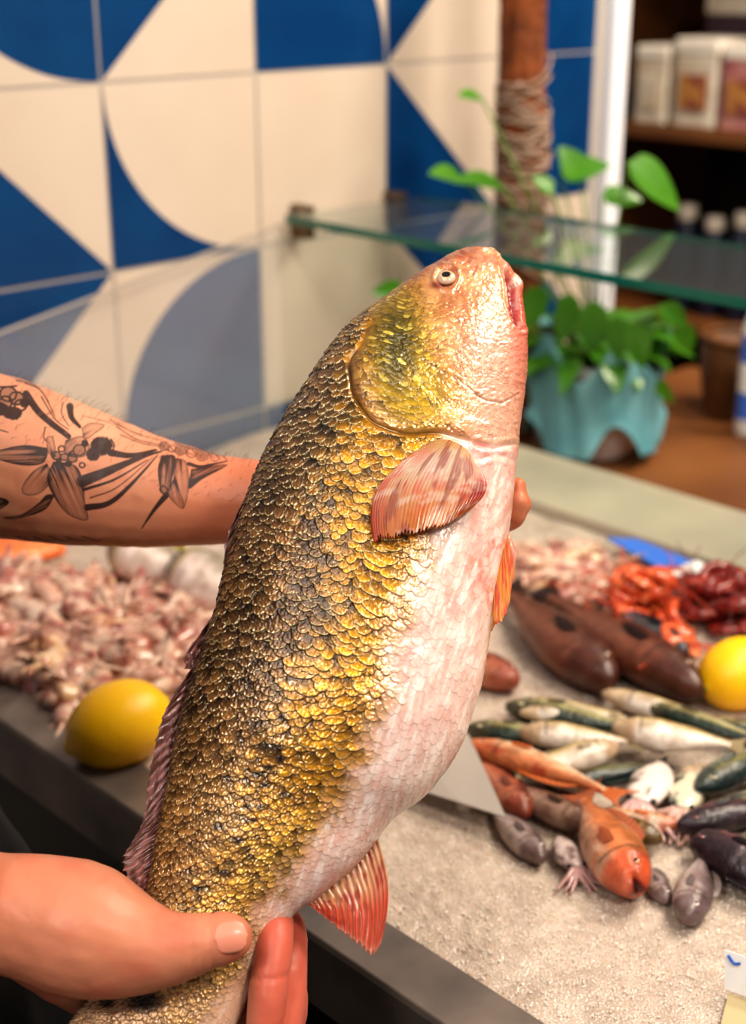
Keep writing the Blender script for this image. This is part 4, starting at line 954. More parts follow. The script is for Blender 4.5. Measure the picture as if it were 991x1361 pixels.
    if mouth: cb = mixc(cb, C(110, 16, 10), sstep(.03, .0, sgrid))
    Vw = np.vstack([V.reshape(-1, 3), V[0].mean(0)[None]+np.array([[-.05*Lh if mouth else .004*Lh, 0, 0]]), V[-1].mean(0)[None]])
    mc_ = C(60, 6, 6) if mouth else pal[3]; tc_ = C(214, 120, 100) if cut else pal[1]
    Cw = np.concatenate([np.vstack([cb.reshape(-1, 3), mc_[None], tc_[None]]), np.ones((nr*nc+2, 1))], 1)
    k = np.arange(0, nc, 2); Q = np.vstack([grid_quads(nr, nc, True), np.stack([np.full(len(k), nr*nc), (k+2) % nc, k+1, k], 1), np.stack([np.full(len(k), nr*nc+1), (nr-1)*nc+k, (nr-1)*nc+k+1, (nr-1)*nc+(k+2) % nc], 1)])
    Vh = np.c_[Vw, np.ones(len(Vw))] @ np.array(M).T
    link('body', mesh_np('body', Vh[:, :3], Q, Cw), m_sf, root)
    def sheet(nm, pts_b, pts_t, nr_=14, nv=8, th=.0015, fold=.006):
        nu_ = nr_*4+1; b3 = catmull(np.array(pts_b, float), nu_)*Lh; t3 = catmull(np.array(pts_t, float), nu_)*Lh
        u = np.linspace(0, 1, nu_)[:, None]; v = np.linspace(0, 1, nv)[None]; r = .5+.5*np.cos(2*math.pi*u*nr_)
        vv = v*(1-.10*(1-r)); Pm = b3[:, None]*(1-vv[..., None])+t3[:, None]*vv[..., None]
        Pm[..., 2] += (r-.5)*.004*Lh+fold*Lh*np.sin(u*5+seed)*v
        cc = mixc(np.broadcast_to(pal[4], Pm.shape), pal[4]*.5, (1-r)*.8+0*v); cc = np.concatenate([cc, np.ones(cc.shape[:2]+(1,))], -1)
        up = Pm.reshape(-1, 3).copy(); dn = up.copy(); up[:, 2] += th*Lh; dn[:, 2] -= th*Lh; n0 = len(up)
        Vv = np.vstack([up, dn]); Qq = [grid_quads(nu_, nv), grid_quads(nu_, nv)[:, ::-1]+n0]
        ring_ = [i*nv+nv-1 for i in range(nu_)]; Qq.append(np.array([(ring_[i], ring_[i]+n0, ring_[i+1]+n0, ring_[i+1]) for i in range(nu_-1)]))
        Vv = np.c_[Vv, np.ones(len(Vv))] @ np.array(M).T
        return link(nm, mesh_np(nm, Vv[:, :3], np.vstack(Qq), np.vstack([cc.reshape(-1, 4)]*2)), m_sfin, root)
    if tailfin:
        h_ = hl*.16; sg = bend; T_ = -.5
        sheet('tail_fin', [(-.325, h_+sg*.45, 0), (-.33, sg*.45, 0), (-.325, -h_+sg*.45, 0)], [(T_, hl*.55+sg, 0), (T_+.06, hl*.2+sg, 0), (T_+.07, sg, 0), (T_+.06, -hl*.2+sg, 0), (T_, -hl*.55+sg, 0)], 10)
    sheet('dorsal_fin', [(.16, hl*.44, 0), (.05, hl*.46, 0), (-.10, hl*.38, 0), (-.18, hl*.28, 0)], [(.12, hl*.60, 0), (.0, hl*.62, 0), (-.12, hl*.52, 0), (-.21, hl*.32, 0)], 12)
    sheet('pectoral_fin', [(.235, -.02*hl, tl*.50), (.235, -.10*hl, tl*.50), (.23, -.2*hl, tl*.46)], [(.15, -.01*hl, tl*.54), (.11, -.13*hl, tl*.56), (.17, -.22*hl, tl*.48)], 7, fold=.0)
    er = .075*hl+.006
    for sd in (1, -1):
        b = MB(); V = []; cs = []; Fs = []
        pr = [(0, .62, 0), (.45, .60, 0), (.5, .58, 1), (.85, .38, 1), (1.0, .0, 2)]
        ctr = Vector((.5-.105*body_end-.02, hl*.13, sd*tl*.5*.60))*Lh
        for r_, z_, ci in pr:
            for a in range(18):
                th = a*math.pi/9; p_ = ctr+Vector((r_*er*math.cos(th), r_*er*math.sin(th), sd*(z_*er+.01*tl)))*Lh; V.append(M @ p_); cs.append([tuple(C(6, 6, 8))+(1,), tuple(pal[5])+(1,), tuple(pal[3]*.7)+(1,)][ci])
        for i in range(4):
            for a in range(18): p_ = i*18+a; q_ = i*18+(a+1) % 18; Fs.append((p_, q_, q_+18, p_+18) if sd > 0 else (p_+18, q_+18, q_, p_))
        b.add(V, Fs, 0, cs); b.build('eye', m_seye, root)
    return root
def sfish(name, hx, tx, kind, z=.92, **kw): return small_fish(name, G(hx[0], hx[1], z), G(tx[0], tx[1], z), kind, **kw)
sd_ = [100]
def nx_(): sd_[0] += 13; return sd_[0]
# large brown fish at the back
sfish('brown_fish', (812, 918), (655, 778), 'grouper', hl=.25, tl=.20, seed=nx_(), label='dark brown fish lying nearest the held fish, left one of the brown pair', tailfin=True)
sfish('brown_fish', (930, 930), (700, 782), 'grouper', hl=.21, tl=.17, seed=nx_(), label='longest dark brown fish, reaching almost to the right-hand lemon', zoff=.002)
sfish('blue_black_fish', (912, 880), (790, 798), 'black', hl=.22, tl=.20, seed=nx_(), label='thin blue-black fish lying behind the longest brown fish', zoff=.008)
sfish('rust_red_fish', (688, 905), (560, 850), 'rust', hl=.34, tl=.26, seed=nx_(), label='rust red fish with a pale orange edge half hidden by the held fish')
# mackerel and silver fish in the middle rows
G_M = 'mackerel and silver fish in rows on the ice'
mk = [((672, 944), (880, 982), 'mackerel', .24, .010, 'dark green mackerel crossing behind the silver fish, nearest the brown fish'),
      ((620, 962), (800, 990), 'mackerel', .26, .002, 'dark green mackerel with its head tucked behind the held fish belly'),
      ((680, 930), (900, 965), 'silver', .19, .004, 'pale silver fish in the back row touching the brown pair'),
      ((812, 984), (1000, 1010), 'silver', .30, .016, 'plump silver fish with a yellow-brown face, uppermost in the middle row'),
      ((820, 1000), (670, 1035), 'silver', .28, .012, 'silver fish with a yellow side stripe above the red mullet'),
      ((690, 985), (860, 1000), 'silver', .28, .016, 'short silver-gold fish resting on the green mackerel'),
      ((850, 935), (1060, 1000), 'mackerel', .16, .008, 'slim green mackerel reaching to the right edge behind the plump silver fish'),
      ((800, 918), (1010, 975), 'silver', .18, .004, 'slim pale fish at the back of the mackerel row'),
      ((930, 950), (1100, 985), 'mackerel', .18, .004, 'green-backed mackerel at the far right of the back row'),
      ((735, 1030), (900, 1000), 'teal', .20, .000, 'dark teal fish peeping out between the silver fish and red mullet'),
      ((925, 1055), (1060, 985), 'teal', .24, .008, 'dark teal fish with pale belly beside the white cuttlefish'),
      ((795, 1040), (660, 1008), 'silver', .24, .004, 'silver fish squeezed between the red mullet and the short silver-gold fish'),
      ((690, 958), (830, 962), 'silver', .20, .020, 'small bright silver fish lying across the two green mackerel'),
      ((905, 1022), (1040, 1040), 'silver', .24, .006, 'silver fish running to the right edge under the plump silver fish'),
      ((960, 1075), (1100, 1040), 'teal', .24, .004, 'blue-green fish at the right edge above the black fish')]
for h_, t_, k_, hl_, zo, lb in mk: sfish('small_fish' if k_ != 'mackerel' else 'mackerel', h_, t_, k_, hl=hl_, tl=hl_*.75, zoff=zo, roll=(math.pi if k_ == 'silver' and h_[0] < t_[0] else 0), seed=nx_(), label=lb, group=G_M)
sfish('red_mullet', (622, 996), (842, 1072), 'mullet', hl=.20, tl=.16, zoff=.012, seed=nx_(), label='red mullet with a bright orange tail, the longest of the red fish', bend=.03)
sfish('red_mullet', (905, 1090), (745, 1062), 'mullet', hl=.20, tl=.17, zoff=.004, seed=nx_(), label='small pinkish orange fish under the tail of the longest mullet')
sfish('orange_fish', (848, 1190), (762, 1050), 'orange', hl=.32, tl=.28, zoff=.004, seed=nx_(), mouth=True, label='orange fish with its mouth wide open facing the front of the counter', roll=.25)
sfish('brown_fish', (790, 1098), (640, 1025), 'brown', hl=.24, tl=.2, zoff=.004, seed=nx_(), label='brownish pink fish behind the gaping orange fish')
sfish('brown_fish', (700, 1085), (630, 1000), 'rust', hl=.30, tl=.24, zoff=.006, seed=nx_(), label='short reddish brown fish between the card tip and the mullet')
sfish('grey_fish', (722, 1132), (640, 1045), 'grey', hl=.26, tl=.22, zoff=.000, seed=nx_(), label='little grey fish with a dark eye beside the plastic card tip')
sfish('olive_fish', (880, 1112), (770, 1068), 'olive', hl=.30, tl=.24, zoff=.006, seed=nx_(), label='wet olive brown fish with spots behind the gaping orange fish', tailfin=True)
sfish('grey_fish', (888, 1182), (850, 1120), 'grey', hl=.30, tl=.24, seed=nx_(), label='tiny grey fish poking out to the right of the gaping orange fish')
sfish('grey_fish', (914, 1216), (938, 1118), 'grey', hl=.30, tl=.26, zoff=.001, seed=nx_(), label='small grey fish lying alone head down on the bare ice', tailfin=True)
sfish('dark_purple_fish', (918, 1112), (1120, 1215), 'purple', hl=.32, tl=.25, seed=nx_(), label='thick dark purple fish with a pink snout at the right edge', mouth=True)
sfish('black_fish', (900, 1098), (1090, 1060), 'purple', hl=.22, tl=.18, zoff=.004, seed=nx_(), label='slender blackish fish lying just behind the thick purple one')
# left-hand sea bream
sfish('sea_bream', (150, 752), (275, 792), 'bream', hl=.42, tl=.36, zoff=.014, roll=math.pi*.85, seed=nx_(), label='pale bream with a black and yellow head, left one under the tattooed arm')
sfish('sea_bream', (234, 780), (360, 845), 'bream', hl=.44, tl=.38, zoff=.012, roll=math.pi*.85, seed=nx_(), label='pink-bellied bream with dark head lying against the held fish back')
# ---- cuttlefish
m_cut = pmat('cuttle_skin', rough=.22, attr=True, coat=.7, sss=.2, ssr=(.004,))
def cuttle(px_h, px_t, label, z=.925, r=.017, col=(236, 220, 210), dark=(60, 44, 44), group=None):
    a, b_ = G(*px_h, z), G(*px_t, z); d = b_-a; l = np.linalg.norm(d); rz = math.atan2(d[1], d[0]); mid = (a+b_)/2; e, u = EU(mid); zz = float(ice_h(e, u))+r*.85
    root = empty('cuttlefish', (mid[0], mid[1], zz), rz, label, 'cuttlefish', group)
    ns, nr_ = 26, 24; V = []; cs = []
    for i in range(ns):
        s = i/(ns-1); rr = r*math.sin(math.pi*min(1, .10+.9*s))**.55*(1-.15*s) if i < ns-1 else r*.02
        for k in range(nr_):
            th = 2*math.pi*k/nr_; w_ = 1+.06*math.sin(7*th+s*9); V.append((mid[0]+(s-.35)*l*.8*math.cos(rz)-rr*w_*math.cos(th)*math.sin(rz), mid[1]+(s-.35)*l*.8*math.sin(rz)+rr*w_*math.cos(th)*math.cos(rz), zz+rr*.55*math.sin(th)))
            q = float(fbm(s*6+mid[0]*50, k*.5, 7, 2)); cs.append(tuple(lerp(C(*col), C(*dark), float(sstep(.48, .66, q))))+(1,))
    Q = grid_quads(ns, nr_, True); b = MB(); b.add(V, [tuple(q) for q in Q]+[tuple(range(nr_-1, -1, -1)), tuple((ns-1)*nr_+k for k in range(nr_))], 0, cs); b.build('mantle', m_cut, root)
    rg = np.random.default_rng(int(px_h[0])); 
    for k in range(7):
        an = (k-3)*.22; p0 = np.array([mid[0], mid[1], zz])-np.array([math.cos(rz+an*.3), math.sin(rz+an*.3), 0])*l*.30; pts = [p0]; dr = rz+math.pi+an
        for j in range(5): dr += rg.uniform(-.4, .4); pts.append(pts[-1]+np.array([math.cos(dr), math.sin(dr), -.25])*l*.085)
        b = MB(); c_ = catmull(pts, 14); b.tube(c_, [r*.24*(1-.75*i/13) for i in range(14)], 8, col=tuple(C(*lerp(np.array(col), np.array((170, 110, 110)), .5)))+(1,)); b.build('tentacle', m_cut, root)
    for sdn in (-1, 1):
        b = MB(); pe = np.array([mid[0], mid[1], zz+r*.25])-np.array([math.cos(rz), math.sin(rz), 0])*l*.27+np.array([-math.sin(rz), math.cos(rz), 0])*sdn*r*.55
        b.ell(pe, (r*.14,)*3, 14, 10, col=tuple(C(16, 14, 16))+(1,)); b.build('eye', m_seye, root)
cuttle((842, 1078), (880, 1008), 'white cuttlefish with dark blotches beside the plump silver fish', r=.019)
cuttle((900, 1080), (925, 1010), 'pale cuttlefish with greenish shade next to the dark teal fish', r=.015, col=(214, 206, 180), dark=(40, 60, 50))
cuttle((775, 1148), (742, 1095), 'thin translucent grey squid hanging down beside the gaping orange fish', r=.012, col=(196, 178, 172), dark=(120, 96, 92))
# ---- lemons
m_lem = pmat('lemon_peel', rgb(255, 206, 8), .38, noise=(30, rgb(246, 180, 4), .3), bump=(420, .6, .0012), coat=.25, sss=.1, ssr=(.006,))
m_lst = pmat('lemon_stem', rgb(150, 140, 50), .7)
def lemon(px, py, z, rpx, ax, label):
    p_ = G(px, py, z); _, _, d = projv(p_); r = rpx*d/F; e, u = EU(p_); zz = float(ice_h(e, u))+r*.90
    p_ = np.array([p_[0], p_[1], zz]); root = empty('lemon', (p_[0], p_[1], float(ice_h(e, u))), 0, label, 'lemon')
    a_ = Vector(ax).normalized(); R = a_.to_track_quat('Z', 'Y').to_matrix(); pr = []
    for i in range(41):
        t = i/40; th = math.pi*t; rad = r*math.sin(th)**.92 if 0 < t < 1 else 0; zz_ = -math.cos(th)*r*1.22
        nip = r*.16*math.exp(-((1-t)/.07)**2)+r*.06*math.exp(-(t/.05)**2)*-1; rad = max(rad, r*.13*math.exp(-((1-t)/.05)**2)) if t < 1 else 0; pr.append((rad, zz_+nip))
    V = []; n = 56
    for rr, z_ in pr:
        for k in range(n): th = 2*math.pi*k/n; V.append(Vector(p_)+R @ Vector((rr*math.cos(th), rr*math.sin(th), z_)))
    b = MB(); b.add(V, [tuple(q) for q in grid_quads(41, n, True)]); b.build('peel', m_lem, root)
    b = MB(); q0_ = Vector(p_)+R @ Vector((0, 0, -r*1.29)); q1_ = Vector(p_)+R @ Vector((0, 0, -r*1.19)); b.tube([q0_, q1_], [r*.09, r*.12], 8); b.build('stem_button', m_lst, root)
lemon(158, 960, .935, 57, (-.75, -.25, -.28), 'whole yellow lemon on the ice by the steel front rim')
lemon(982, 893, .935, 48, (.8, .5, .1), 'whole yellow lemon at the right edge beside the brown fish')
# ---- heap of small squid pieces on the left, as countable single pieces
m_pc = pmat('pink_seafood', rough=.25, attr=True, coat=.6, sss=.15, ssr=(.004,))
def piece_mesh(k):
    rg = np.random.default_rng(50+k); b = MB(); ln = .026; pts = [np.array([-ln*.5, 0, 0])]; a = rg.uniform(-.5, .5)
    for j in range(5): a += rg.uniform(-.55, .55); pts.append(pts[-1]+np.array([math.cos(a), math.sin(a), rg.uniform(-.2, .2)])*ln*.26)
    c_ = catmull(pts, 18); rad = [(.0036+.0042*math.sin(math.pi*min(1, i/17*.9+.12))**.8)*rg.uniform(.9, 1.1) for i in range(18)]
    V0 = len(b.v); b.tube(c_, rad, 12, squash=.8)
    for j in range(4):
        d = rg.normal(size=3); d[2] *= .4; p_ = c_[-2]; q_ = [p_, p_+np.array([.006, d[1]*.003, d[2]*.003]), p_+np.array([.010, d[1]*.006, d[2]*.004]), p_+np.array([.015, d[1]*.007+.002, d[2]*.003])]
        b.tube(catmull(q_, 8), [.0019*(1-.09*i) for i in range(8)], 7)
    v = np.array(b.v); n_ = fbm(v[:, 0]*160+k*9, v[:, 1]*160+v[:, 2]*120, 5+k, 3)
    base = [(214, 180, 158), (204, 160, 140), (220, 190, 170), (192, 148, 130), (212, 176, 140), (180, 128, 116)][k % 6]
    cc = mixc(np.broadcast_to(C(*base), (len(v), 3)), C(168, 76, 66), sstep(.54, .70, n_)*.8); cc = mixc(cc, C(120, 60, 64), sstep(.68, .8, n_)*.8); cc = mixc(cc, C(236, 216, 198), sstep(.40, .25, n_)*.5)
    b.cols = [tuple(q)+(1,) for q in cc]
    me = bpy.data.meshes.new('seafood_piece'); me.from_pydata(b.v, [], b.f); me.update(); at_ = me.color_attributes.new('Col', 'FLOAT_COLOR', 'POINT'); at_.data.foreach_set('color', np.array(b.cols, np.float32).ravel())
    me.materials.append(m_pc); me.polygons.foreach_set('use_smooth', np.ones(len(me.polygons), bool)); return me
PM = [piece_mesh(k) for k in range(8)]
def heap(poly_px, n, label, group, cat, name, zmax=.035, seed=1, scl=1.0, meshes=PM, z0=.92):
    rg = np.random.default_rng(seed); poly = [EU(G(x, y, z0)) for x, y in poly_px]; xs = [p[0] for p in poly]; ys = [p[1] for p in poly]; cnt_ = 0; pts = []
    k = 0
    while len(pts) < n and k < 60000:
        k += 1; e, u = rg.uniform(min(xs), max(xs)), rg.uniform(min(ys), max(ys))
        if u < .012 or u > .67 or not inpoly(np.array([e]), np.array([u]), poly)[0]: continue
        if any((e-q[0])**2+(u-q[1])**2 < (.0135*scl)**2 for q in pts[-n:]) and k < 30000: continue
        pts.append((e, u))
    for i, (e, u) in enumerate(pts):
        dE, _, _ = pdist(np.array([e]), np.array([u]), poly+[poly[0]]); hgt_ = min(1, dE[0]/.07)*zmax
        o = bpy.data.objects.new(name, meshes[i % len(meshes)]); COL.objects.link(o); p_ = L(e, u, float(ice_h(e, u))+.005*scl+hgt_*rg.uniform(.6, 1.0))
        o.location = p_; o.rotation_euler = (rg.uniform(-.6, .6), rg.uniform(-.5, .5), rg.uniform(0, 6.28)); s_ = scl*rg.uniform(.85, 1.25); o.scale = (s_,)*3; tag(o, label, cat, group)
heap([(-60, 758), (120, 768), (190, 800), (300, 822), (300, 870), (215, 905), (100, 925), (30, 900), (-60, 860)], 240, 'small pink and white piece of squid in the heap left of the held fish', 'small squid pieces heaped on the left of the ice', 'squid', 'squid_piece', zmax=.03, seed=4, scl=1.62)
b = MB()   # the core the heap lies on: packed ice mound
heap([(690, 722), (780, 728), (830, 760), (800, 800), (720, 790), (640, 770), (640, 730)], 60, 'small beige and pink shellfish piece in the heap by the back ledge', 'beige shellfish pieces heaped by the back ledge', 'shellfish', 'shellfish_piece', zmax=.02, seed=9, scl=1.05)
# ---- curled prawns
m_pr = pmat('prawn_shell', rough=.22, attr=True, coat=.7, sss=.1, ssr=(.004,))
def prawn(e, u, z, rz, tilt, pal, label, group, s=1.0):
    p_ = L(e, u, z); root = empty('prawn', tuple(p_), rz, label, 'prawn', group); root.rotation_euler = (tilt[0], tilt[1], rz)
    M = Matrix.LocRotScale(Vector(p_), root.rotation_euler, None)
    R_c = .0165*s; pts = []; rad = []; cols = []
    for i in range(34):
        t = i/33; a = -.3+t*4.4; rr = R_c*(1-.18*t); pts.append(M @ Vector((rr*math.cos(a), rr*math.sin(a), .002*math.sin(a)))); seg = .86+.14*abs(math.sin(t*math.pi*7)); rad.append(.0082*s*seg*(1-.55*t)*(min(1, t*7+.35)))
        c_ = lerp(C(*pal[0]), C(*pal[1]), (1-abs(math.sin(t*math.pi*7)))**.7); cols += [tuple(c_)+(1,)]*12
    b = MB(); b.tube(pts, rad, 12, col=cols); b.build('body', m_pr, root)
    for k in (-1, 0, 1):
        a = -.3+4.4; e0 = pts[-1]; dirv = Vector((-math.sin(a+.35*k), math.cos(a+.35*k), .15*k)); dirv = M.to_3x3() @ dirv
        b = MB(); b.tube([e0, e0+dirv*.005*s, e0+dirv*.011*s], [.0014*s, .0028*s, .0008*s], 8, squash=.35, col=tuple(C(*pal[1]))+(1,)); b.build('tail_fan', m_pr, root)
    for k in range(2):
        h0 = pts[0]; q = [h0]
        for j in range(5): q.append(q[-1]+(M.to_3x3() @ Vector((.006+.002*k, -.009+.005*j*(1 if k else -.4), .003-.002*j)))*s)
        b = MB(); b.tube(catmull([tuple(v) for v in q], 14), .0005*s, 5, col=tuple(C(*pal[0]))+(1,)); b.build('antenna', m_pr, root)
    return root
def prawns(px, py, n, pal, label, group, seed, spread=.05, hgt=.035, s=1.0):
    rg = np.random.default_rng(seed); e0, u0 = EU(G(px, py, .93))
    for i in range(n):
        lay = i/n; r_ = spread*(1-.75*lay)*math.sqrt(rg.random()); a = rg.uniform(0, 6.28); e, u = e0+r_*math.cos(a), min(.655, u0+r_*math.sin(a)*.8)
        prawn(e, u, float(ice_h(e, u))+.009+hgt*lay, rg.uniform(0, 6.28), (rg.uniform(-.5, .5), rg.uniform(-.5, .5)), pal, label, group, s)
prawns(855, 800, 20, ((214, 72, 34), (236, 130, 80)), 'bright orange-red curled prawn in the pile behind the right-hand lemon', 'orange-red prawns in a pile', 21, .048, .045, 1.15)
prawns(895, 850, 7, ((206, 66, 34), (236, 140, 90)), 'orange-red prawn in the small cluster next to the blue-black fish', 'orange-red prawns beside the fish', 22, .02, .02, 1.1)
prawns(960, 800, 22, ((104, 22, 20), (150, 46, 36)), 'dark crimson prawn in the pile against the right edge', 'dark crimson prawns in a pile', 23, .055, .035, 1.15)
# ---- salmon fillet
m_sal = pmat('salmon_flesh', rgb(238, 106, 34), .3, noise=(20, rgb(240, 150, 90), .15), coat=.5, sss=.2, ssr=(.006,))
def fillet(p0, p1, w_, t_, label):
    a, b_ = G(*p0, .92), G(*p1, .92); d = b_-a; l = np.linalg.norm(d); d /= l; n_ = np.array([-d[1], d[0], 0]); e, u = EU((a+b_)/2); z0 = float(ice_h(e, u))
    V = []; nr_, nk = 30, 22
    for i in range(nr_):
        s = i/(nr_-1); ww = w_*(math.sin(math.pi*(.08+.86*s))**.4); tt2 = t_*(1-.5*s)
        for k in range(nk):
            th = 2*math.pi*k/nk; V.append(a+d*l*s+n_*ww/2*math.cos(th)+np.array([0, 0, z0+tt2/2-a[2]+tt2/2*(math.copysign(abs(math.sin(th))**.6, math.sin(th)))+.0012*math.sin(s*60+3*math.cos(th))*(math.sin(th) > 0)]))
    b = MB(); b.add(V, [tuple(q) for q in grid_quads(nr_, nk, True)]+[tuple(range(nk-1, -1, -1)), tuple((nr_-1)*nk+k for k in range(nk))]); o = b.build('salmon_fillet', m_sal); tag(o, label, 'fillet', 'salmon fillets by the tiled wall')
fillet((-70, 742), (80, 716), .075, .035, 'bright orange salmon fillet in front of the tiled wall, nearest the viewer'); fillet((-90, 722), (60, 706), .06, .035, 'second orange salmon fillet tucked behind the nearest fillet')
# ---- cards and labels
m_plc = pmat('frosted_plastic', rgb(206, 196, 186), .3, trans=.35, alpha=.85)
root = empty('divider_card', tuple(G(620, 1040, .93)), label='frosted plastic card lying on the ice beneath the held fish belly', cat='card')
b = MB(); q = [G(672, 1088, .925), G(622, 978, .935), G(500, 950, .935), G(540, 1046, .922)]; q = [q[0], lerp(q[0], q[1], .5), q[1], q[2], q[3], lerp(q[3], q[0], .55)+np.array([0, 0, .001])]
b.add([p_+np.array([0, 0, z_]) for z_ in (0, .0012) for p_ in q], [(5, 4, 3, 2, 1, 0), tuple(range(6, 12))]+[(i, (i+1) % 6, (i+1) % 6+6, i+6) for i in range(6)]); b.build('sheet', m_plc, root, smooth=False)
b = MB(); b.tube([p_+np.array([0, 0, .0006]) for p_ in (q[4], q[5], q[0], q[1], q[2])], .0007, 6); b.build('rim', pmat('card_rim', rgb(170, 160, 150), .4), root)
def card(name, corners, m, label, cat, marks=None, stand=None, mk=None):
    root = empty(name, tuple(corners[0]), label=label, cat=cat); b = MB(); n_ = np.cross(corners[1]-corners[0], corners[3]-corners[0]); n_ /= np.linalg.norm(n_); n_ = n_ if n_@(np.array([0, 0, CZ])-corners[0]) > 0 else -n_
    b.add([p_+n_*z_ for z_ in (-.0012, 0) for p_ in corners], [(3, 2, 1, 0), (4, 5, 6, 7), (0, 1, 5, 4), (1, 2, 6, 5), (2, 3, 7, 6), (3, 0, 4, 7)]); b.build('card', m, root, smooth=False)
    for mm_, col_ in (marks or []):
        b = MB(); c_ = [corners[0]+(corners[1]-corners[0])*x+(corners[3]-corners[0])*y+n_*.0006 for x, y in mm_]; b.tube(catmull(c_, 5*len(c_)), .0016, 6, squash=.3); b.build('printed_mark', col_, root)
    return root
m_wc = pmat('white_card', rgb(240, 238, 236), .35); m_bl = pmat('blue_ink', rgb(30, 84, 170), .4); m_bp = pmat('blue_plastic', rgb(70, 120, 214), .3); m_yc = pmat('cream_card', rgb(186, 168, 128), .5)
a = G(962, 1262, .935); r_ = G(1075, 1302, .935)-a; down = np.array([.0, -.010, -.024])
card('price_card', [a, a+r_, a+r_+down, a+down], m_wc, 'white price card with blue print standing on the ice at the right edge', 'price card', marks=[([(.05, .1), (.12, .25), (.2, .2)], m_bl), ([(.3, .3), (.5, .35), (.8, .4)], m_bl), ([(.3, .6), (.45, .7), (.8, .7)], m_bl)])
b = MB(); c0 = a+down*.9; q = [c0+r_*.05+np.array([0, -.0015, 0]), c0+r_*.9+np.array([0, -.0015, 0])]; e_, u_ = EU(q[0])
b2 = [q[0], q[1], q[1]+np.array([.0, -.03, 0]), q[0]+np.array([-.012, -.03, 0])]
b.add([np.array([p_[0], p_[1], float(ice_h(*EU(p_)))+z_]) for z_ in (.001, .0045) for p_ in b2], [(3, 2, 1, 0), (4, 5, 6, 7), (0, 1, 5, 4), (1, 2, 6, 5), (2, 3, 7, 6), (3, 0, 4, 7)]); b.build('card_base', m_yc, bpy.data.objects['price_card'], smooth=False)
root = empty('blue_label_strip', tuple(L(-.02, .70, .931)), label='bright blue plastic label strip lying on the pale back ledge', cat='label')
P4 = [G(806, 714, .9335), G(846, 716, .9335), G(938, 752, .9335), G(900, 768, .9335)]
b = MB(); b.add([p_+np.array([0, 0, z_]) for z_ in (-.0025, 0) for p_ in P4], [(3, 2, 1, 0), (4, 5, 6, 7), (0, 1, 5, 4), (1, 2, 6, 5), (2, 3, 7, 6), (3, 0, 4, 7)]); b.build('strip', m_bp, root, smooth=False)
b = MB(); P5 = [lerp(P4[1], P4[2], .86), P4[2]+(P4[2]-P4[1])*.16, P4[3]+(P4[3]-P4[0])*.16, lerp(P4[0], P4[3], .86)]; b.add([p_+np.array([0, 0, z_]) for z_ in (.0002, .002) for p_ in P5], [(3, 2, 1, 0), (4, 5, 6, 7), (0, 1, 5, 4), (1, 2, 6, 5), (2, 3, 7, 6), (3, 0, 4, 7)]); b.build('white_end', m_wc, root, smooth=False)

# ================================================================== PLANT, POST, GOODS BEHIND
WZ = .85
pc = L(.365, 1.085, WZ)
plant = empty('potted_plant', tuple(pc), label='leafy green pot plant wrapped in crumpled turquoise paper behind the glass shelf', cat='plant')
m_pot = pmat('white_pot', rgb(224, 214, 216), .4)
b = MB(); b.lathe([(.05, 0), (.062, .01), (.075, .13), (.08, .15), (.075, .15), (.06, .13), (.001, .128)], pc, 32, caps=False); b.build('pot', m_pot, plant)
m_teal = pmat('turquoise_paper', rgb(150, 206, 212), .5, noise=(8, rgb(84, 150, 166), .25), translucent=.15)
rg = np.random.default_rng(12); V = []; nr_, nk = 30, 120
for i in range(nr_):
    s = i/(nr_-1)
    for k in range(nk):
        a = 2*math.pi*k/nk; fold = math.sin(a*6+1)*.5+math.sin(a*11+2+s*2)*.35+math.sin(a*17+s*4)*.2
        zt = .02+.05*max(0, math.sin(a*4+.8))*(1-s)**2; z = zt*(1-s)+s*(.165+.03*math.sin(a*5+2)); r = .088+.012*s+.012*fold*(.35+.65*abs(s-.4)*1.6)+.016*(1-s)**3
        V.append((pc[0]+r*math.cos(a), pc[1]+r*math.sin(a), pc[2]+z))
o = link('paper_wrap', mesh_np('paper_wrap', V, grid_quads(nr_, nk, True)), m_teal, plant); so = o.modifiers.new('t', 'SOLIDIFY'); so.thickness = .001
m_leaf = pmat('green_leaf', rgb(96, 156, 40), .35, noise=(10, rgb(48, 110, 24), .3), coat=.3, translucent=.3)
m_stem = pmat('green_stem', rgb(96, 130, 50), .5)
def leaf(mb, p_, d, up, ln, wd, droop=.4):
    d = Vector(d).normalized(); up = Vector(up).normalized(); sdv = d.cross(up).normalized(); up = sdv.cross(d); nu_, nv_ = 12, 9; V = []
    for i in range(nu_):
        s = i/(nu_-1); w_ = wd/2*(math.sin(math.pi*min(1, s**.62))**.8)*(1 if s < .999 else 0)+.0004
        for j in range(nv_):
            t = (j/(nv_-1)-.5)*2; V.append(Vector(p_)+d*ln*s*(1-.15*droop*s)+sdv*w_*t+up*(.18*abs(t)*w_-droop*ln*s*s*.5+.0))
    mb.add(V, [tuple(q) for q in grid_quads(nu_, nv_)])
fol = MB(); stm = MB(); ctr = Vector(pc)+Vector((0, 0, .14))
def PUp(px, py, u):
    r = ray(px, py); Cc = np.array([0, 0, CZ]); t = ((u-(Cc-O_)@U_))/(r@U_); return Cc+r*t
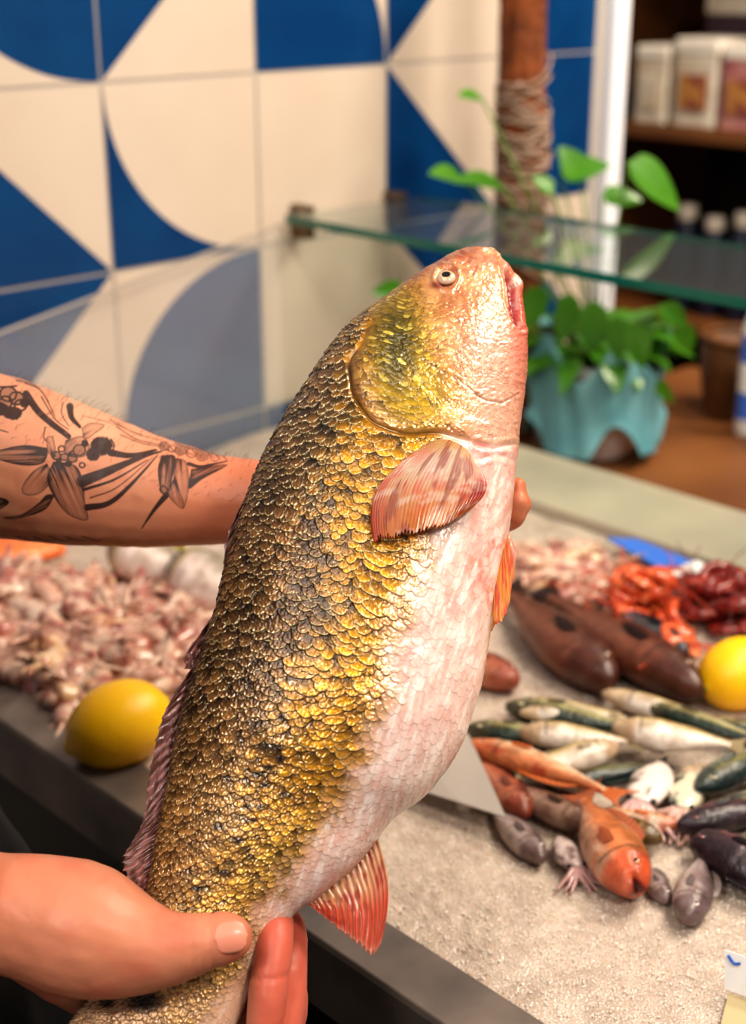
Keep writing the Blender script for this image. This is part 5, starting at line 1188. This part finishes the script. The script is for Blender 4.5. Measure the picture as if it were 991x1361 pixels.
# leaves placed where the plant spreads: (x, y, depth across the counter, pointing, size)
ls = [(745, 232, 1.03, (.9, 0, .25), .075, .05), (772, 240, 1.05, (-.3, 0, .5), .06, .05), (835, 215, 1.02, (.75, 0, -.55), .105, .062), (800, 262, 1.04, (.6, 0, .0), .06, .04),
      (665, 245, .99, (-.72, -.7, .25), .095, .042), (615, 238, .93, (-.72, -.7, .3), .07, .045), (640, 130, .98, (-.72, -.7, .2), .05, .03), (735, 255, 1.0, (-.5, 0, .4), .04, .03)]
for i in range(64):
    a = rg.uniform(0, 6.28); el = rg.uniform(-.3, .9); d = Vector((math.cos(a)*math.cos(el), math.sin(a)*math.cos(el), math.sin(el)*.9)); r0 = rg.uniform(.03, .085)
    p_ = ctr+Vector((d.x*r0*1.15, d.y*r0*1.15, .02+abs(d.z)*r0*.75)); stm.tube([ctr-Vector((0, 0, .02)), (ctr+p_)/2+Vector((0, 0, .01)), p_], .0018, 5)
    leaf(fol, p_, d+Vector((0, 0, -.25)), (0, 0, 1), rg.uniform(.045, .075), rg.uniform(.03, .045), rg.uniform(.3, 1.1))
for (x, y, u, d, ln, wd) in ls:
    p_ = PUp(x, y, u); stm.tube([ctr, Vector(lerp(np.array(ctr), p_, .5))+Vector((0, 0, .02)), Vector(p_)], .0018, 5); leaf(fol, p_, d, (0, -.6, .8), ln, wd, .25)
for (x, y, u, d, ln, wd) in [(880, 405, 1.05, (.5, 0, -.4), .05, .03), (905, 430, 1.1, (.3, 0, -.8), .05, .03), (870, 505, 1.1, (.5, 0, -.6), .05, .02), (820, 420, .98, (.1, 0, -1), .07, .035), (845, 430, .98, (.2, 0, -1), .07, .035), (790, 400, .97, (.0, 0, -1), .08, .04), (760, 390, .97, (-.2, 0, -1), .08, .035), (535, 385, .84, (-.72, -.7, .1), .06, .03), (720, 380, .98, (-.3, 0, -.8), .08, .04)]:
    p_ = PUp(x, y, u); stm.tube([ctr, Vector(lerp(np.array(ctr), p_, .5))+Vector((0, 0, .015)), Vector(p_)], .0016, 5); leaf(fol, p_, d, (-.2, -.9, .3), ln, wd, .2)
fol.build('leaves', m_leaf, plant); stm.build('stems', m_stem, plant)
# bark post wound with netting
bp = L(.505, 1.06, WZ); post = empty('bark_post', tuple(bp), label='rough brown bark post wound with grey netting in front of blue tiles', cat='post')
m_bark = pmat('bark', rgb(150, 82, 38), .85, noise=(26, rgb(88, 44, 20), .25), bump=(70, 1, .006)); V = []; nr_, nk = 90, 48
for i in range(nr_):
    z = i/(nr_-1)*.78
    for k in range(nk):
        a = 2*math.pi*k/nk; r = .034*(1+.16*(float(vnoise(k*.75, z*26, 3))-.5)+.10*(float(vnoise(k*.3+5, z*9, 4))-.5)); V.append((bp[0]+r*math.cos(a)+.006*math.sin(z*7), bp[1]+r*math.sin(a), WZ+z))
b = MB(); b.add(V, [tuple(q) for q in grid_quads(nr_, nk, True)]+[tuple(range(nk-1, -1, -1)), tuple((nr_-1)*nk+k for k in range(nk))]); b.build('bark_trunk', m_bark, post)
m_net = pmat('grey_net', rgb(176, 150, 132), .8, noise=(60, rgb(130, 104, 88), .2)); b = MB()
for k in range(34):
    z0 = WZ+.34+.19*(k/34); a0 = k*.9; sl = rg.uniform(-.09, .09); b.tube([(bp[0]+.039*math.cos(a0+t)+.006*math.sin((z0-WZ)*7), bp[1]+.039*math.sin(a0+t), z0+sl*t/6+.008*math.sin(t*2+k)) for t in np.linspace(0, 6.3, 26)], .0024, 5)
for k in range(8):
    a0 = -1.2+.25*k; p_ = Vector((bp[0]+.04*math.cos(a0), bp[1]+.04*math.sin(a0), WZ+.40)); b.tube([p_, p_+Vector((.02*math.cos(a0), .02*math.sin(a0), -.05)), p_+Vector((.03*math.cos(a0), .02*math.sin(a0), -.10-.01*k))], .0016, 5)
b.build('netting', m_net, post)
# goods on the far shelves
def crate(e0, e1, u0, u1, z0, h_, m1, m2, label, group, cat='package', name='wrapped_package', lidc=None):
    root = empty(name, tuple(L((e0+e1)/2, (u0+u1)/2, z0)), label=label, cat=cat, group=group)
    b = MB(); b.boxL(e0, e1, u0, u1, z0, z0+h_*.82); b.build('carton', m1, root, smooth=False, bevel=.006)
    b = MB(); b.boxL(e0-.002, e1+.002, u0-.002, u1+.002, z0+h_*.82, z0+h_); b.build('lid', m2, root, smooth=False, bevel=.006)
    b = MB(); b.boxL(e0+.02, e1-.02, u0-.0045, u0-.0005, z0+h_*.2, z0+h_*.6); b.build('label_panel', lidc or m2, root, smooth=False)
mA = pmat('pale_carton', rgb(226, 218, 204), .6, noise=(20, rgb(196, 176, 150), .2)); mB_ = pmat('pink_carton', rgb(206, 150, 140), .6, noise=(16, rgb(150, 76, 84), .2)); mC_ = pmat('cream_wrap', rgb(240, 230, 216), .5); mD_ = pmat('ochre_print', rgb(196, 140, 70), .6, noise=(30, rgb(120, 44, 60), .15)); mE_ = pmat('dark_print', rgb(70, 50, 60), .6)
crate(1.135, 1.225, 2.32, 2.5, 1.19, .18, mA, mC_, 'narrow white carton on the upper shelf beside the white post', None, lidc=mA)
crate(1.00, 1.115, 2.32, 2.5, 1.19, .20, mA, mC_, 'cream carton with ochre print on the upper shelf', None, lidc=mD_)
crate(.87, .985, 2.32, 2.5, 1.19, .19, mB_, mC_, 'pink carton on the upper shelf next to the cream carton', None, lidc=mD_)
crate(.72, .85, 2.32, 2.5, 1.19, .20, mB_, mC_, 'rose-coloured carton at the right end of the upper shelf', None, lidc=mE_)
crate(1.02, 1.16, 2.5, 2.65, 1.19, .30, mE_, mA, 'tall dark box standing behind the cartons on the upper shelf', None, lidc=mA)
def jar(e, u, z, r, h_, m1, m2, label, group=None, cat='jar', name='jar', bands=None):
    p_ = L(e, u, z); root = empty(name, tuple(p_), label=label, cat=cat, group=group)
    b = MB(); b.lathe([(r*.9, 0), (r, .006), (r, h_*.72), (r*.62, h_*.84), (r*.6, h_*.86)], p_, 28); b.build('body', m1, root)
    b = MB(); b.lathe([(r*.66, h_*.862), (r*.68, h_*.87), (r*.68, h_*.985), (r*.6, h_)], p_, 28); b.build('cap', m2, root)
    for z0, z1, mb_ in (bands or []): b = MB(); b.lathe([(r*1.012, z0*h_), (r*1.012, z1*h_)], p_, 28, caps=False); b.build('label_band', mb_, root)
m_navy = pmat('navy_jar', rgb(30, 34, 56), .3); m_wj = pmat('white_lid', rgb(220, 206, 190), .4); m_amb = pmat('amber_jar', rgb(156, 92, 28), .25, coat=.5)
for i, (e, lb) in enumerate([(1.10, 'navy jar with a pale lid, nearest the white post on the middle shelf'), (1.02, 'navy jar with a pale lid, second from the white post'), (.94, 'navy jar with a pale lid, third from the white post'), (.86, 'navy jar with a pale lid, farthest from the white post')]): jar(e, 2.40, .74, .034, .26-.02*(i % 2), m_navy, m_wj, lb, 'navy jars on the middle shelf')
for i, (e, lb) in enumerate([(.98, 'amber jar of preserves, left one on the lowest shelf'), (.88, 'amber jar of preserves, right one on the lowest shelf')]): jar(e, 2.42, .28, .05, .3, m_amb, m_wj, lb, 'amber jars on the lowest shelf')
jar(.245, 1.33, WZ, .022, .24, m_wc, m_bp, 'white bottle with two blue bands on the brown worktop', None, 'bottle', 'bottle', [(.12, .3, m_bp), (.5, .68, m_bp)])
m_bk = pmat('brown_basket', rgb(120, 76, 30), .6, noise=(24, rgb(70, 40, 20), .25), bump=(60, .8, .004))
for (e, u, rr, h_, lb) in [(.32, 1.42, .07, .13, 'round brown basket on the worktop behind the turquoise wrapped plant'), (.13, 1.36, .06, .15, 'tall brown basket on the worktop beside the striped bottle')]:
    p_ = L(e, u, WZ); root = empty('basket', tuple(p_), label=lb, cat='basket'); b = MB(); b.lathe([(rr*.8, 0), (rr*.95, h_*.5), (rr, h_), (rr*.93, h_), (rr*.85, h_*.5), (rr*.7, .01), (.001, .01)], p_, 40, caps=False); b.build('woven_body', m_bk, root)
    b = MB(); b.tube([p_+np.array([rr*.97*math.cos(a), rr*.97*math.sin(a), h_]) for a in np.linspace(0, 6.2832, 40)], .005, 8, caps=False); b.build('rim', m_bk, root)
